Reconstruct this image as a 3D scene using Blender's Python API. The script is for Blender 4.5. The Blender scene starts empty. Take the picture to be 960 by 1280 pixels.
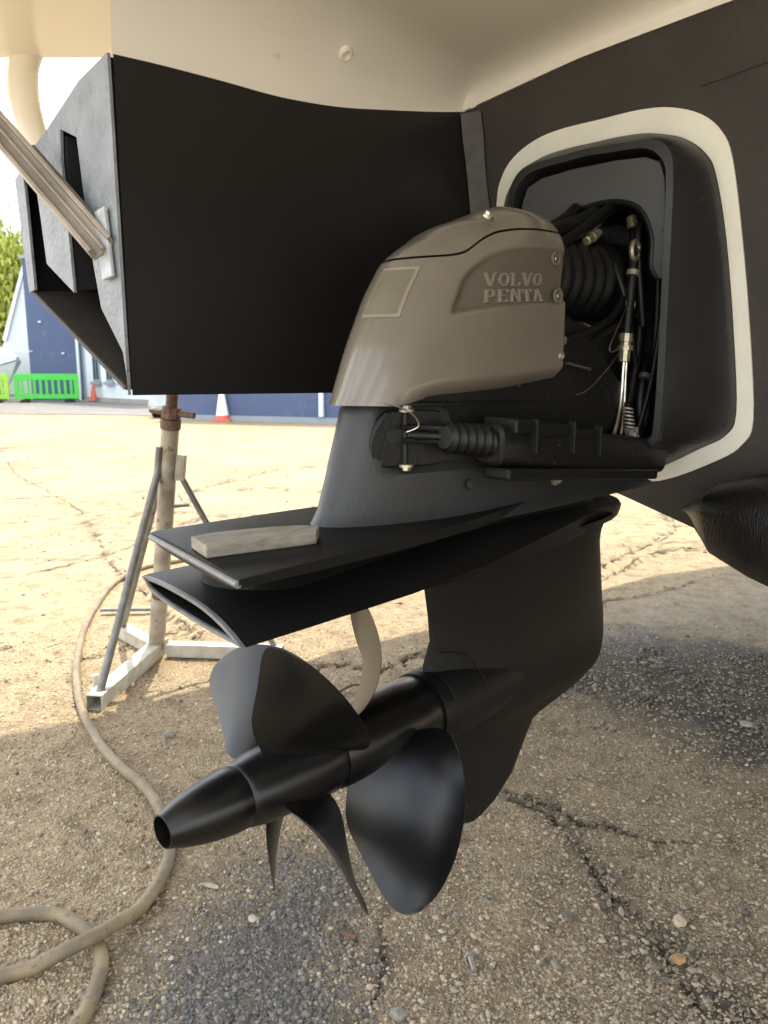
import bpy, bmesh, math, random
import numpy as np
from mathutils import Vector, Matrix
from math import sin, cos, pi, radians, sqrt, atan2, tan
rng = np.random.default_rng(7); random.seed(7)
SC = bpy.context.scene
COL = SC.collection

# ------------------------------------------------------------------ camera
cam = bpy.data.cameras.new('camera'); camo = bpy.data.objects.new('camera', cam); COL.objects.link(camo)
camo.location = (0, 0, 1.0)
camo.rotation_euler = (radians(90 - 10.158), 0, 0)
cam.sensor_fit = 'VERTICAL'; cam.sensor_height = 36; cam.sensor_width = 27; cam.lens = 27
cam.clip_start = .02; cam.clip_end = 2000
cam.dof.use_dof = True; cam.dof.focus_distance = 1.15; cam.dof.aperture_fstop = 10
SC.camera = camo

# boat frame: local x = forward (u), local y = outboard to the far side (v)
TH = radians(43.6); ROT = pi/2 - TH
Fv = np.array([sin(TH), cos(TH), 0]); Vv = np.array([-cos(TH), sin(TH), 0])
def b2w(u, v, z): return np.array([u*Fv[0]+v*Vv[0], u*Fv[1]+v*Vv[1], z])

# ------------------------------------------------------------------ sky and sun
SU, SV = .36, .22                          # horizontal sun offset per metre of height, boat frame
sd = SU*Fv + SV*Vv + np.array([0, 0, 1.0]); sd /= np.linalg.norm(sd)
el = math.asin(sd[2]); az = atan2(sd[0], sd[1])
W = bpy.data.worlds.new('World'); SC.world = W; W.use_nodes = True
nt = W.node_tree; nt.nodes.clear()
out = nt.nodes.new('ShaderNodeOutputWorld'); bg = nt.nodes.new('ShaderNodeBackground')
sky = nt.nodes.new('ShaderNodeTexSky'); sky.sky_type = 'NISHITA'; sky.sun_disc = False
sky.sun_elevation = el; sky.sun_rotation = az; sky.air_density = 1.2; sky.dust_density = 2.0
tc = nt.nodes.new('ShaderNodeTexCoord'); mp = nt.nodes.new('ShaderNodeMapping'); mp.inputs['Scale'].default_value = (2.2, 2.2, 5)
nz = nt.nodes.new('ShaderNodeTexNoise'); nz.inputs['Scale'].default_value = 1.7; nz.inputs['Detail'].default_value = 7
cr = nt.nodes.new('ShaderNodeValToRGB'); cr.color_ramp.elements[0].position = .43; cr.color_ramp.elements[1].position = .60
mx = nt.nodes.new('ShaderNodeMix'); mx.data_type = 'RGBA'
nt.links.new(tc.outputs['Generated'], mp.inputs[0]); nt.links.new(mp.outputs[0], nz.inputs[0]); nt.links.new(nz.outputs[0], cr.inputs[0])
nt.links.new(cr.outputs[0], mx.inputs[0]); nt.links.new(sky.outputs[0], mx.inputs[6]); mx.inputs[7].default_value = (11, 10.7, 10.1, 1)
nt.links.new(mx.outputs[2], bg.inputs[0]); bg.inputs[1].default_value = .15
nt.links.new(bg.outputs[0], out.inputs[0])
sun = bpy.data.lights.new('sun', 'SUN'); sun.energy = 2.3; sun.angle = radians(.5); sun.color = (1, .91, .74)
suno = bpy.data.objects.new('sun', sun); COL.objects.link(suno)
suno.rotation_euler = Vector(sd).to_track_quat('Z', 'Y').to_euler(); suno.location = (0, 0, 20)
SC.view_settings.view_transform = 'Standard'; SC.view_settings.look = 'None'
SC.view_settings.exposure = 1.68; SC.view_settings.gamma = 1
SC.render.engine = 'CYCLES'
SC.cycles.max_bounces = 8; SC.cycles.diffuse_bounces = 6; SC.cycles.glossy_bounces = 4
SC.cycles.use_denoising = True
SC.cycles.caustics_reflective = False; SC.cycles.caustics_refractive = False

# ------------------------------------------------------------------ materials
def mat(name, col, rough=.6, metal=0, spec=.5, var=.0, vscale=20, bump=0, bscale=200, col2=None, coat=0, stretch=(1, 1, 1), detail=5, ramp=(.35, .65), island=0, rvar=0, speck=None):
    m = bpy.data.materials.new(name); m.use_nodes = True; n = m.node_tree; b = n.nodes['Principled BSDF']
    b.inputs['Roughness'].default_value = rough; b.inputs['Metallic'].default_value = metal
    b.inputs['Specular IOR Level'].default_value = spec
    if coat: b.inputs['Coat Weight'].default_value = coat; b.inputs['Coat Roughness'].default_value = .12
    tcn = n.nodes.new('ShaderNodeTexCoord'); mpn = n.nodes.new('ShaderNodeMapping'); mpn.inputs['Scale'].default_value = stretch
    n.links.new(tcn.outputs['Object'], mpn.inputs[0])
    c = (*col, 1)
    src = None
    if col2 is not None or var:
        c2 = (*(col2 if col2 is not None else tuple(x*(1-var) for x in col)), 1)
        t = n.nodes.new('ShaderNodeTexNoise'); t.inputs['Scale'].default_value = vscale; t.inputs['Detail'].default_value = detail
        n.links.new(mpn.outputs[0], t.inputs[0])
        r = n.nodes.new('ShaderNodeValToRGB'); r.color_ramp.elements[0].position = ramp[0]; r.color_ramp.elements[1].position = ramp[1]
        r.color_ramp.elements[0].color = c2; r.color_ramp.elements[1].color = c
        n.links.new(t.outputs[0], r.inputs[0]); src = r.outputs[0]
        if rvar:
            mr = n.nodes.new('ShaderNodeMapRange'); mr.inputs[3].default_value = rough-rvar; mr.inputs[4].default_value = rough+rvar
            n.links.new(t.outputs[0], mr.inputs[0]); n.links.new(mr.outputs[0], b.inputs['Roughness'])
    if speck:
        t2 = n.nodes.new('ShaderNodeTexNoise'); t2.inputs['Scale'].default_value = speck[1]; t2.inputs['Detail'].default_value = 3
        n.links.new(mpn.outputs[0], t2.inputs[0])
        r2 = n.nodes.new('ShaderNodeValToRGB'); r2.color_ramp.elements[0].position = speck[2]; r2.color_ramp.elements[1].position = speck[2]+.05
        n.links.new(t2.outputs[0], r2.inputs[0])
        mm = n.nodes.new('ShaderNodeMix'); mm.data_type = 'RGBA'
        n.links.new(r2.outputs[0], mm.inputs[0]); mm.inputs[7].default_value = (*speck[0], 1)
        if src: n.links.new(src, mm.inputs[6])
        else: mm.inputs[6].default_value = c
        src = mm.outputs[2]
    if island:
        g = n.nodes.new('ShaderNodeNewGeometry'); r = n.nodes.new('ShaderNodeValToRGB')
        els = r.color_ramp.elements; r.color_ramp.interpolation = 'LINEAR'
        pts = island
        els[0].position = 0; els[0].color = (*pts[0], 1); els[1].position = 1; els[1].color = (*pts[-1], 1)
        for i, p in enumerate(pts[1:-1]):
            e = els.new((i+1)/(len(pts)-1)); e.color = (*p, 1)
        n.links.new(g.outputs['Random Per Island'], r.inputs[0])
        if src:
            mm = n.nodes.new('ShaderNodeMix'); mm.data_type = 'RGBA'; mm.blend_type = 'MULTIPLY'; mm.inputs[0].default_value = .6
            n.links.new(r.outputs[0], mm.inputs[6]); n.links.new(src, mm.inputs[7]); src = mm.outputs[2]
        else: src = r.outputs[0]
    if src: n.links.new(src, b.inputs['Base Color'])
    else: b.inputs['Base Color'].default_value = c
    if bump:
        t = n.nodes.new('ShaderNodeTexNoise'); t.inputs['Scale'].default_value = bscale; t.inputs['Detail'].default_value = 4
        n.links.new(mpn.outputs[0], t.inputs[0])
        bp = n.nodes.new('ShaderNodeBump'); bp.inputs['Strength'].default_value = 1; bp.inputs['Distance'].default_value = bump
        n.links.new(t.outputs[0], bp.inputs['Height']); n.links.new(bp.outputs[0], b.inputs['Normal'])
    return m

M = {}
M['antifoul'] = mat('black_antifouling', (.0145, .0132, .0128), .42, var=.22, vscale=5, bump=.00035, bscale=420, rvar=.06, spec=.35)
M['antifoul_brown'] = mat('brown_black_antifouling', (.052, .044, .037), .52, col2=(.040, .034, .029), vscale=8, bump=.0018, bscale=430, spec=.4)
M['antifoul_grey'] = mat('grey_antifouling', (.25, .262, .275), .5, col2=(.185, .197, .21), vscale=28, bump=.0022, bscale=120, spec=.5, speck=((.13, .14, .15), 90, .66))
M['seam'] = mat('grey_seam_paint', (.085, .077, .069), .6, var=.25, vscale=40, bump=.001, bscale=150)
M['keel'] = mat('dark_brushed_paint', (.010, .0088, .0075), .40, var=.4, vscale=30, bump=.0014, bscale=130, stretch=(1, 2.5, 1), spec=.5)
M['gelcoat'] = mat('cream_gelcoat', (.86, .81, .70), .25, var=.03, vscale=3, spec=.5, speck=((.62, .56, .46), 14, .74))
M['gelring'] = mat('old_white_gelcoat', (.86, .83, .71), .45, var=.06, vscale=16, bump=.0005, bscale=100, speck=((.25, .22, .18), 75, .73))
M['cowl'] = mat('bronze_grey_cowl_paint', (.172, .147, .113), .25, var=.12, vscale=7, spec=.5, bump=.0001, bscale=900, rvar=.05, coat=.4, speck=((.17, .143, .105), 34, .70))
M['cowl_rec'] = mat('bronze_recess_shade', (.118, .099, .074), .40, var=.08, vscale=9, spec=.4)  # cowl tone darkened: shading of the recess put into the colour
M['lettering'] = mat('bronze_letter_highlight', (.215, .186, .142), .28, var=.08, vscale=30)  # lighter than the cowl, so edge highlights are painted into the letters
M['frame'] = mat('pale_rim_highlight', (.255, .222, .168), .35, var=.08, vscale=30)  # rim highlight of the label put into a lighter colour
M['sticker'] = mat('worn_label', (.15, .128, .085), .55, var=.08, vscale=40)
M['leg'] = mat('grey_drive_paint', (.037, .0365, .036), .42, spec=.4, var=.2, vscale=9, bump=.0004, bscale=240, rvar=.07, speck=((.075, .078, .08), 160, .72))
M['legblack'] = mat('black_drive_antifouling', (.0085, .008, .0076), .5, var=.25, vscale=8, bump=.0005, bscale=300, rvar=.07, spec=.22, speck=((.028, .026, .023), 60, .72))
M['prop'] = mat('gloss_black_propeller_paint', (.004, .0038, .0037), .30, var=.2, vscale=20, bump=.00012, bscale=500, spec=.42)
M['edge'] = mat('worn_bare_edge', (.16, .16, .16), .45, var=.3, vscale=60)
M['shield'] = mat('charcoal_casting_paint', (.017, .0168, .0165), .42, var=.2, vscale=12, bump=.0004, bscale=300, speck=((.04, .039, .036), 50, .68))
M['plate'] = mat('grey_plate_paint', (.050, .0485, .0455), .5, var=.12, vscale=10, bump=.0003, bscale=300)
M['rubber'] = mat('black_rubber', (.005, .0049, .0046), .45, spec=.3, var=.3, vscale=30, speck=((.034, .029, .021), 55, .70), bump=.0004, bscale=200)
M['ram'] = mat('dirty_black_casting', (.0075, .0070, .006), .5, spec=.3, var=.3, vscale=25, bump=.0010, bscale=140, speck=((.06, .05, .036), 70, .71))
M['steel'] = mat('dull_steel', (.62, .58, .50), .32, metal=1, var=.35, vscale=60, bump=.0004, bscale=300)
M['brass'] = mat('corroded_fitting', (.50, .44, .30), .4, metal=.8, var=.4, vscale=60, bump=.0006, bscale=300)
M['bolt'] = mat('pale_bolt_metal', (.36, .33, .28), .45, metal=.6, var=.3, vscale=90)
M['strut'] = mat('worn_steel_channel', (.40, .34, .27), .45, metal=.35, var=.35, vscale=14, stretch=(1, 1, 1), bump=.0005, bscale=160)
M['bracket'] = mat('grey_white_bracket', (.48, .50, .51), .5, col2=(.30, .31, .32), vscale=60, bump=.0006, bscale=200)
M['wood'] = mat('weathered_wood', (.30, .268, .21), .75, col2=(.19, .167, .13), vscale=26, stretch=(1, 5, 5), bump=.0012, bscale=120, speck=((.12, .11, .09), 45, .66))
M['stand'] = mat('dirty_galvanised_steel', (.38, .35, .28), .55, metal=.15, col2=(.24, .20, .15), vscale=16, bump=.0005, bscale=200, speck=((.12, .075, .045), 22, .66))
M['stand_dark'] = mat('dull_grey_steel', (.22, .215, .20), .5, metal=.3, var=.4, vscale=25, bump=.0004, bscale=250)
M['stand_white'] = mat('chipped_white_steel', (.48, .45, .375), .55, col2=(.33, .30, .235), vscale=22, bump=.0006, bscale=200, speck=((.20, .15, .10), 40, .68))
M['rust'] = mat('rusty_steel', (.16, .085, .05), .75, col2=(.09, .05, .035), vscale=60, bump=.0012, bscale=220)
M['hose'] = mat('beige_rubber_hose', (.235, .18, .10), .62, col2=(.14, .108, .066), vscale=18, bump=.0010, bscale=200, speck=((.12, .098, .07), 80, .60))
M['dark'] = mat('interior_shade', (.010, .010, .011), .8)  # near-black carrying the shade inside openings
M['blue'] = mat('navy_blue_cladding', (.06, .09, .18), .6, var=.12, vscale=1.5, speck=((.075, .11, .22), 5, .62))
M['white_wall'] = mat('pale_painted_wall', (.62, .68, .70), .6, var=.08, vscale=1.2, speck=((.5, .55, .56), 5, .63))
M['grey_frame'] = mat('grey_window_metal', (.25, .29, .33), .5, var=.1, vscale=5)
M['glass'] = mat('window_glass', (.03, .04, .05), .08, spec=.8)
M['concrete'] = mat('grey_concrete', (.30, .28, .25), .85, var=.2, vscale=3, bump=.002, bscale=40)
M['green'] = mat('green_plastic', (.05, .50, .045), .45, var=.1, vscale=8)
M['lime'] = mat('lime_plastic', (.27, .55, .03), .45, var=.1, vscale=8)
M['cone'] = mat('orange_cone_plastic', (.62, .12, .07), .5, var=.12, vscale=8)
M['cone_band'] = mat('white_reflective_band', (.80, .80, .80), .4, var=.1, vscale=10)
M['boatwhite'] = mat('pale_boat_hull', (.62, .66, .68), .35, var=.06, vscale=2)
M['tarp'] = mat('silver_boat_cover', (.42, .48, .50), .5, var=.2, vscale=5)
M['bark'] = mat('brown_bark', (.10, .075, .05), .9, var=.4, vscale=12, bump=.02, bscale=20)
M['leaf'] = mat('yellow_green_leaves', (.15, .19, .035), .6, island=[(.16, .21, .03), (.30, .34, .05), (.42, .44, .07), (.22, .27, .04)])
M['stone_orange'] = mat('orange_brown_stone', (.42, .24, .11), .7, var=.3, vscale=60, bump=.001, bscale=200)
M['stone_tan'] = mat('tan_stone', (.50, .40, .27), .7, var=.25, vscale=60, bump=.001, bscale=200)
M['stone_grey'] = mat('grey_stone', (.27, .25, .22), .75, var=.3, vscale=60, bump=.001, bscale=200)
M['stone_pale'] = mat('pale_chip', (.42, .37, .29), .75, var=.3, vscale=60, bump=.001, bscale=200)

# ------------------------------------------------------------------ mesh helpers
def mk(name, verts, faces, m, parent=None, smooth=None, loc=None, rot=None, bevel=0, seg=2):
    me = bpy.data.meshes.new(name)
    me.from_pydata([tuple(map(float, v)) for v in verts], [], [list(map(int, f)) for f in faces])
    bm = bmesh.new(); bm.from_mesh(me)
    bmesh.ops.remove_doubles(bm, verts=bm.verts, dist=1e-6)
    bmesh.ops.recalc_face_normals(bm, faces=bm.faces)
    if bevel:
        es = [e for e in bm.edges if len(e.link_faces) == 2 and e.calc_face_angle(0) > radians(28)]
        bmesh.ops.bevel(bm, geom=es, offset=bevel, segments=seg, affect='EDGES', profile=.5, clamp_overlap=True)
    bm.to_mesh(me); bm.free()
    if smooth is not None:
        me.shade_smooth(); me.set_sharp_from_angle(angle=radians(smooth))
    me.materials.append(m)
    o = bpy.data.objects.new(name, me); COL.objects.link(o)
    if parent: o.parent = parent
    if loc is not None: o.location = loc
    if rot is not None: o.rotation_euler = rot
    return o

class Geo:
    def __init__(s): s.v = []; s.f = []
    def add(s, v, f):
        k = len(s.v); s.v += [tuple(x) for x in v]; s.f += [[i+k for i in q] for q in f]; return s
    def box(s, c, size, R=None):
        x, y, z = [a/2 for a in size]; vs = [(i*x, j*y, k*z) for i in (-1, 1) for j in (-1, 1) for k in (-1, 1)]
        if R is not None: vs = [tuple(R @ Vector(q)) for q in vs]
        vs = [(q[0]+c[0], q[1]+c[1], q[2]+c[2]) for q in vs]
        return s.add(vs, [(0, 1, 3, 2), (4, 6, 7, 5), (0, 4, 5, 1), (2, 3, 7, 6), (0, 2, 6, 4), (1, 5, 7, 3)])
def loft(secs, caps=(True, True), closed=True):
    n = len(secs[0]); vs = [p for s in secs for p in s]; fs = []
    for i in range(len(secs)-1):
        for j in range(n if closed else n-1):
            k = (j+1) % n; fs.append((i*n+j, i*n+k, (i+1)*n+k, (i+1)*n+j))
    if caps[0]: fs.append(tuple(range(n)))
    if caps[1]: fs.append(tuple(range((len(secs)-1)*n, len(secs)*n)))
    return vs, fs
def cat(pts, k=8, closed=False):
    P = [np.array(p, float) for p in pts]; o = []
    n = len(P); rngs = range(n) if closed else range(n-1)
    for i in rngs:
        if closed: a, b, c, d = P[i-1], P[i], P[(i+1) % n], P[(i+2) % n]
        else: a, b, c, d = P[max(i-1, 0)], P[i], P[i+1], P[min(i+2, n-1)]
        for t in np.linspace(0, 1, k, endpoint=False):
            o.append(.5*((2*b)+(c-a)*t+(2*a-5*b+4*c-d)*t*t+(3*b-a-3*c+d)*t**3))
    if not closed: o.append(P[-1])
    return np.array(o)
def tube(pts, r, n=10, caps=(True, True), flat=1.0):
    P = np.array(pts, float); N = len(P); r = np.broadcast_to(np.array(r, float), (N,))
    T = np.gradient(P, axis=0); T /= np.linalg.norm(T, axis=1)[:, None]
    ref = np.array([0, 0, 1.0]) if abs(T[0][2]) < .9 else np.array([1.0, 0, 0])
    secs = []; a = np.cross(T[0], ref); a /= np.linalg.norm(a)
    for i in range(N):
        a = a - T[i]*np.dot(a, T[i]); a /= np.linalg.norm(a); b = np.cross(a, T[i])
        secs.append([P[i]+r[i]*(cos(q)*a+flat*sin(q)*b) for q in np.linspace(0, 2*pi, n, endpoint=False)])
    return loft(secs, caps)
def cyl(p, q, r, n=12, r2=None): return tube([p, q], [r, r if r2 is None else r2], n)
def prism(poly, d):            # poly: list of 3D pts, extruded by vector d
    n = len(poly); P = [np.array(p, float) for p in poly]; D = np.array(d, float)
    vs = P+[p+D for p in P]; fs = [tuple(range(n)), tuple(range(2*n-1, n-1, -1))]
    fs += [(i, (i+1) % n, n+(i+1) % n, n+i) for i in range(n)]
    return vs, fs
def lathe_u(prof, v, z, n=32, u_off=0, close=False):   # prof: (u, r)
    secs = [[(u+u_off, v+r*sin(q), z+r*cos(q)) for q in np.linspace(0, 2*pi, n, endpoint=False)] for u, r in prof]
    return loft(secs, (False, False))
def interp(x, tab): xs, ys = zip(*sorted(tab)); return float(np.interp(x, xs, ys))

def tag(o, label=None, cat=None, group=None, kind=None):
    if label: o['label'] = label
    if cat: o['category'] = cat
    if group: o['group'] = group
    if kind: o['kind'] = kind
    return o
def empty(name, loc, rz=0):
    o = bpy.data.objects.new(name, None); COL.objects.link(o); o.location = [float(x) for x in loc]; o.rotation_euler = (0, 0, rz); o.empty_display_size = .1
    return o
class Thing:
    """a thing in the boat frame; parts are given in boat coordinates (u,v,z)"""
    def __init__(s, name, base, label, cat, group=None):
        s.b = np.array(base, float); s.o = empty(name, b2w(*base), ROT); tag(s.o, label, cat, group)
    def part(s, name, vf, m, parent=None, **k):
        vs = np.array([tuple(p) for p in vf[0]], float)-s.b
        return mk(name, vs, vf[1], m, parent or s.o, **k)

# ------------------------------------------------------------------ numpy value noise for the ground
def vnoise(x, y, seed):
    r = np.random.default_rng(seed).random((256, 256))
    xi = np.floor(x).astype(int); yi = np.floor(y).astype(int); fx = x-xi; fy = y-yi
    fx = fx*fx*(3-2*fx); fy = fy*fy*(3-2*fy)
    g = lambda a, b: r[a % 256, b % 256]
    return (g(xi, yi)*(1-fx)+g(xi+1, yi)*fx)*(1-fy)+(g(xi, yi+1)*(1-fx)+g(xi+1, yi+1)*fx)*fy
def segdist(X, Y, pts):
    d = np.full(X.shape, 9.0)
    for (ax, ay), (bx, by) in zip(pts[:-1], pts[1:]):
        L = (bx-ax)**2+(by-ay)**2+1e-9; t = np.clip(((X-ax)*(bx-ax)+(Y-ay)*(by-ay))/L, 0, 1)
        d = np.minimum(d, np.hypot(X-ax-t*(bx-ax), Y-ay-t*(by-ay)))
    return d
def inpoly(X, Y, poly):
    r = np.zeros(X.shape, bool); n = len(poly)
    for i in range(n):
        x1, y1 = poly[i]; x2, y2 = poly[i-1]
        c = ((y1 > Y) != (y2 > Y)) & (X < (x2-x1)*(Y-y1)/(y2-y1+1e-12)+x1); r ^= c
    return r
def polysoft(X, Y, poly, soft):
    ins = inpoly(X, Y, poly); d = segdist(X, Y, list(poly)+[poly[0]])
    return np.clip(.5+np.where(ins, d, -d)/soft, 0, 1)

CRACKS = [([(-.003, 1.263), (.003, 1.203), (0, 1.174), (.001, 1.147), (-.013, 1.104), (-.028, 1.075), (-.035, 1.041), (-.04, .9)], .0022, .012),
          ([(-.01, 1.45), (.006, 1.36), (-.003, 1.263)], .001, .006),
          ([(.20, 1.80), (.274, 1.726), (.344, 1.683), (.411, 1.642), (.435, 1.59), (.503, 1.571), (.535, 1.559), (.585, 1.523), (.678, 1.517)], .0035, .016),
          ([(.306, 1.683), (.386, 1.616), (.425, 1.48), (.435, 1.364), (.469, 1.295), (.499, 1.232), (.493, 1.156), (.513, 1.072), (.50, .9)], .0065, .009)]
SUNCR = [([(-4.5, 5.2), (-3, 5.0), (-1.6, 5.5), (0, 5.3), (1.6, 5.9)], .012, .012),
         ([(-1.5, 4.6), (-1.3, 5.4), (-1.7, 6.6), (-1.1, 8.2)], .012, .012),
         ([(1.1, 3.9), (1.9, 4.9), (2.2, 6.2)], .010, .012),
         ([(-6.5, 12), (-5.3, 10.6), (-3.6, 7.6), (-2.24, 5.58), (-1.4, 3.9), (-.70, 2.8)], .012, .012),
         ([(.55, 3.3), (.245, 2.805), (0, 2.484), (-.14, 2.543), (-.3, 2.5)], .008, .015),
         ([(-4, 4.4), (-1.9, 4.1), (-.4, 4.6), (1.2, 4.4), (3, 5)], .010, .012),
         ([(-3, 6.2), (-1, 6.8), (.8, 6.1), (3, 6.9)], .012, .012),
         ([(.2, 3.4), (.9, 3.5), (1.6, 4.3), (2.4, 4.5)], .009, .012),
         ([(-2.2, 2.9), (-1.5, 2.75), (-1.05, 2.62), (-.6, 3.2), (.1, 3.3)], .006, .010)]
STAIN1 = [(-.46, .9), (-.42, 1.05), (-.36, 1.22), (-.27, 1.42), (-.20, 1.50), (-.12, 1.44), (-.06, 1.34), (-.02, 1.2), (-.03, .9)]
STAIN2 = [(.58, 2.66), (.734, 2.85), (1.05, 2.95), (1.4, 2.75), (1.6, 2.3), (1.4, 1.9), (.971, 1.80), (.867, 1.86), (.809, 2.02), (.70, 2.2), (.52, 2.4)]
STAIN3 = [(.40, 1.4), (.46, 1.33), (.55, 1.2), (.75, 1.15), (.75, .95), (.48, .95), (.46, 1.2)]
BLUES = [(.147, 1.295, .018), (.319-.16, 1.19, .02), (-.20, 1.44, .02), (.17, 1.57, .03), (.12, 1.50, .02)]
GRAV = [(.45, 2.2), (.56, 2.42), (.70, 2.50), (.98, 2.72), (1.9, 2.8), (1.9, 2.0), (1.30, 1.85), (1.012, 1.90), (.941, 2.05), (.82, 2.10), (.72, 2.06), (.56, 2.05), (.48, 2.1)]

def ground_h(X, Y, fine=True):
    h = .010*(vnoise(X/.55, Y/.55, 1)-.5)+.006*(vnoise(X/.16, Y/.16, 2)-.5)+.0045*(vnoise(X/.05, Y/.05, 3)-.5)
    nf = np.clip((4.2-np.hypot(X, Y))/1.8, .12, 1)
    h = .012*(vnoise(X/.55, Y/.55, 1)-.5)+(.006*(vnoise(X/.16, Y/.16, 2)-.5)+.0045*(vnoise(X/.05, Y/.05, 3)-.5))*nf
    if fine: h = h+nf*(.0042*(vnoise(X/.017, Y/.017, 4)-.5)+.0030*(vnoise(X/.0085, Y/.0085, 5)-.5))
    wx = .006*(vnoise(X/.03, Y/.03, 8)-.5)*2; wy = .006*(vnoise(X/.03, Y/.03, 9)-.5)*2
    for p, w, dp in CRACKS:
        d = segdist(X+wx, Y+wy, p); h = h-dp*np.exp(-(d/w)**2)*np.clip((vnoise(X/.05, Y/.05, 41)-.22)*4, .15, 1)
    for p, w, dp in SUNCR:
        d = segdist(X+wx*5, Y+wy*5, p); h = h-dp*np.exp(-(d/w)**2)
    return h

# ------------------------------------------------------------------ ground sheet
def ground_material():
    m = bpy.data.materials.new('yard_concrete'); m.use_nodes = True; n = m.node_tree; L = n.links; b = n.nodes['Principled BSDF']
    g = n.nodes.new('ShaderNodeNewGeometry')
    def noise(sc, det=4, rough=.55):
        t = n.nodes.new('ShaderNodeTexNoise'); t.inputs['Scale'].default_value = sc; t.inputs['Detail'].default_value = det; t.inputs['Roughness'].default_value = rough
        L.new(g.outputs['Position'], t.inputs['Vector']); return t.outputs[0]
    def ramp(x, stops):
        r = n.nodes.new('ShaderNodeValToRGB'); e = r.color_ramp.elements
        e[0].position, e[0].color = stops[0][0], (*stops[0][1], 1); e[1].position, e[1].color = stops[-1][0], (*stops[-1][1], 1)
        for p, c in stops[1:-1]: q = e.new(p); q.color = (*c, 1)
        L.new(x, r.inputs[0]); return r.outputs[0]
    def mixc(f, a, bb, mode='MIX'):
        q = n.nodes.new('ShaderNodeMix'); q.data_type = 'RGBA'; q.blend_type = mode
        if hasattr(f, 'is_linked'): L.new(f, q.inputs[0])
        else: q.inputs[0].default_value = f
        for s, x in ((6, a), (7, bb)):
            if hasattr(x, 'is_linked'): L.new(x, q.inputs[s])
            else: q.inputs[s].default_value = (*x, 1)
        return q.outputs[2]
    def attr(nm): a = n.nodes.new('ShaderNodeAttribute'); a.attribute_name = nm; return a.outputs['Fac']
    base = ramp(noise(2.2, 8, .62), [(.28, (.28, .225, .145)), (.5, (.40, .33, .215)), (.72, (.47, .40, .275))])
    base = mixc(ramp(noise(38, 6, .7), [(.42, (0, 0, 0)), (.62, (1, 1, 1))]), base, (.32, .265, .195))
    v = n.nodes.new('ShaderNodeTexVoronoi'); v.inputs['Scale'].default_value = 130; L.new(g.outputs['Position'], v.inputs['Vector'])
    sx = n.nodes.new('ShaderNodeSeparateColor'); L.new(v.outputs['Color'], sx.inputs[0])
    peb = ramp(sx.outputs[0], [(0, (.20, .17, .135)), (.3, (.36, .30, .22)), (.6, (.46, .39, .29)), (.85, (.33, .25, .17)), (1, (.60, .54, .44))])
    base = mixc(.55, base, peb)
    fine = ramp(noise(420, 3, .7), [(.36, (.30, .29, .27)), (.5, (.9, .9, .9)), (.66, (1.25, 1.25, 1.22))])
    base = mixc(.85, base, fine, 'MULTIPLY')
    base = mixc(1.0, base, ramp(noise(11, 7, .68), [(.33, (.62, .58, .52)), (.5, (.98, .97, .95)), (.68, (1.12, 1.1, 1.05))]), 'MULTIPLY')
    base = mixc(1.0, base, ramp(noise(.9, 5, .6), [(.35, (.80, .78, .74)), (.6, (1.05, 1.04, 1.02))]), 'MULTIPLY')
    base = mixc(1.0, base, (1.12, 1.075, .985), 'MULTIPLY')
    base = mixc(attr('damp'), base, (.060, .055, .049))
    base = mixc(attr('bluegrey'), base, mixc(ramp(noise(160, 4, .7), [(.4, (0, 0, 0)), (.6, (1, 1, 1))]), (.075, .072, .068), (.17, .158, .138)))
    base = mixc(attr('bluepaint'), base, (.09, .17, .24))
    base = mixc(attr('crack'), base, (.05, .043, .034))
    base = mixc(attr('pale'), base, (.55, .53, .49))
    L.new(base, b.inputs['Base Color']); b.inputs['Roughness'].default_value = .88; b.inputs['Specular IOR Level'].default_value = .25
    bp = n.nodes.new('ShaderNodeBump'); bp.inputs['Strength'].default_value = .9; bp.inputs['Distance'].default_value = .007
    ad = n.nodes.new('ShaderNodeMath'); ad.operation = 'ADD'
    L.new(noise(190, 5, .75), ad.inputs[0]); L.new(v.outputs['Distance'], ad.inputs[1]); L.new(ad.outputs[0], bp.inputs['Height'])
    L.new(bp.outputs[0], b.inputs['Normal'])
    return m
M['ground'] = ground_material()
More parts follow.
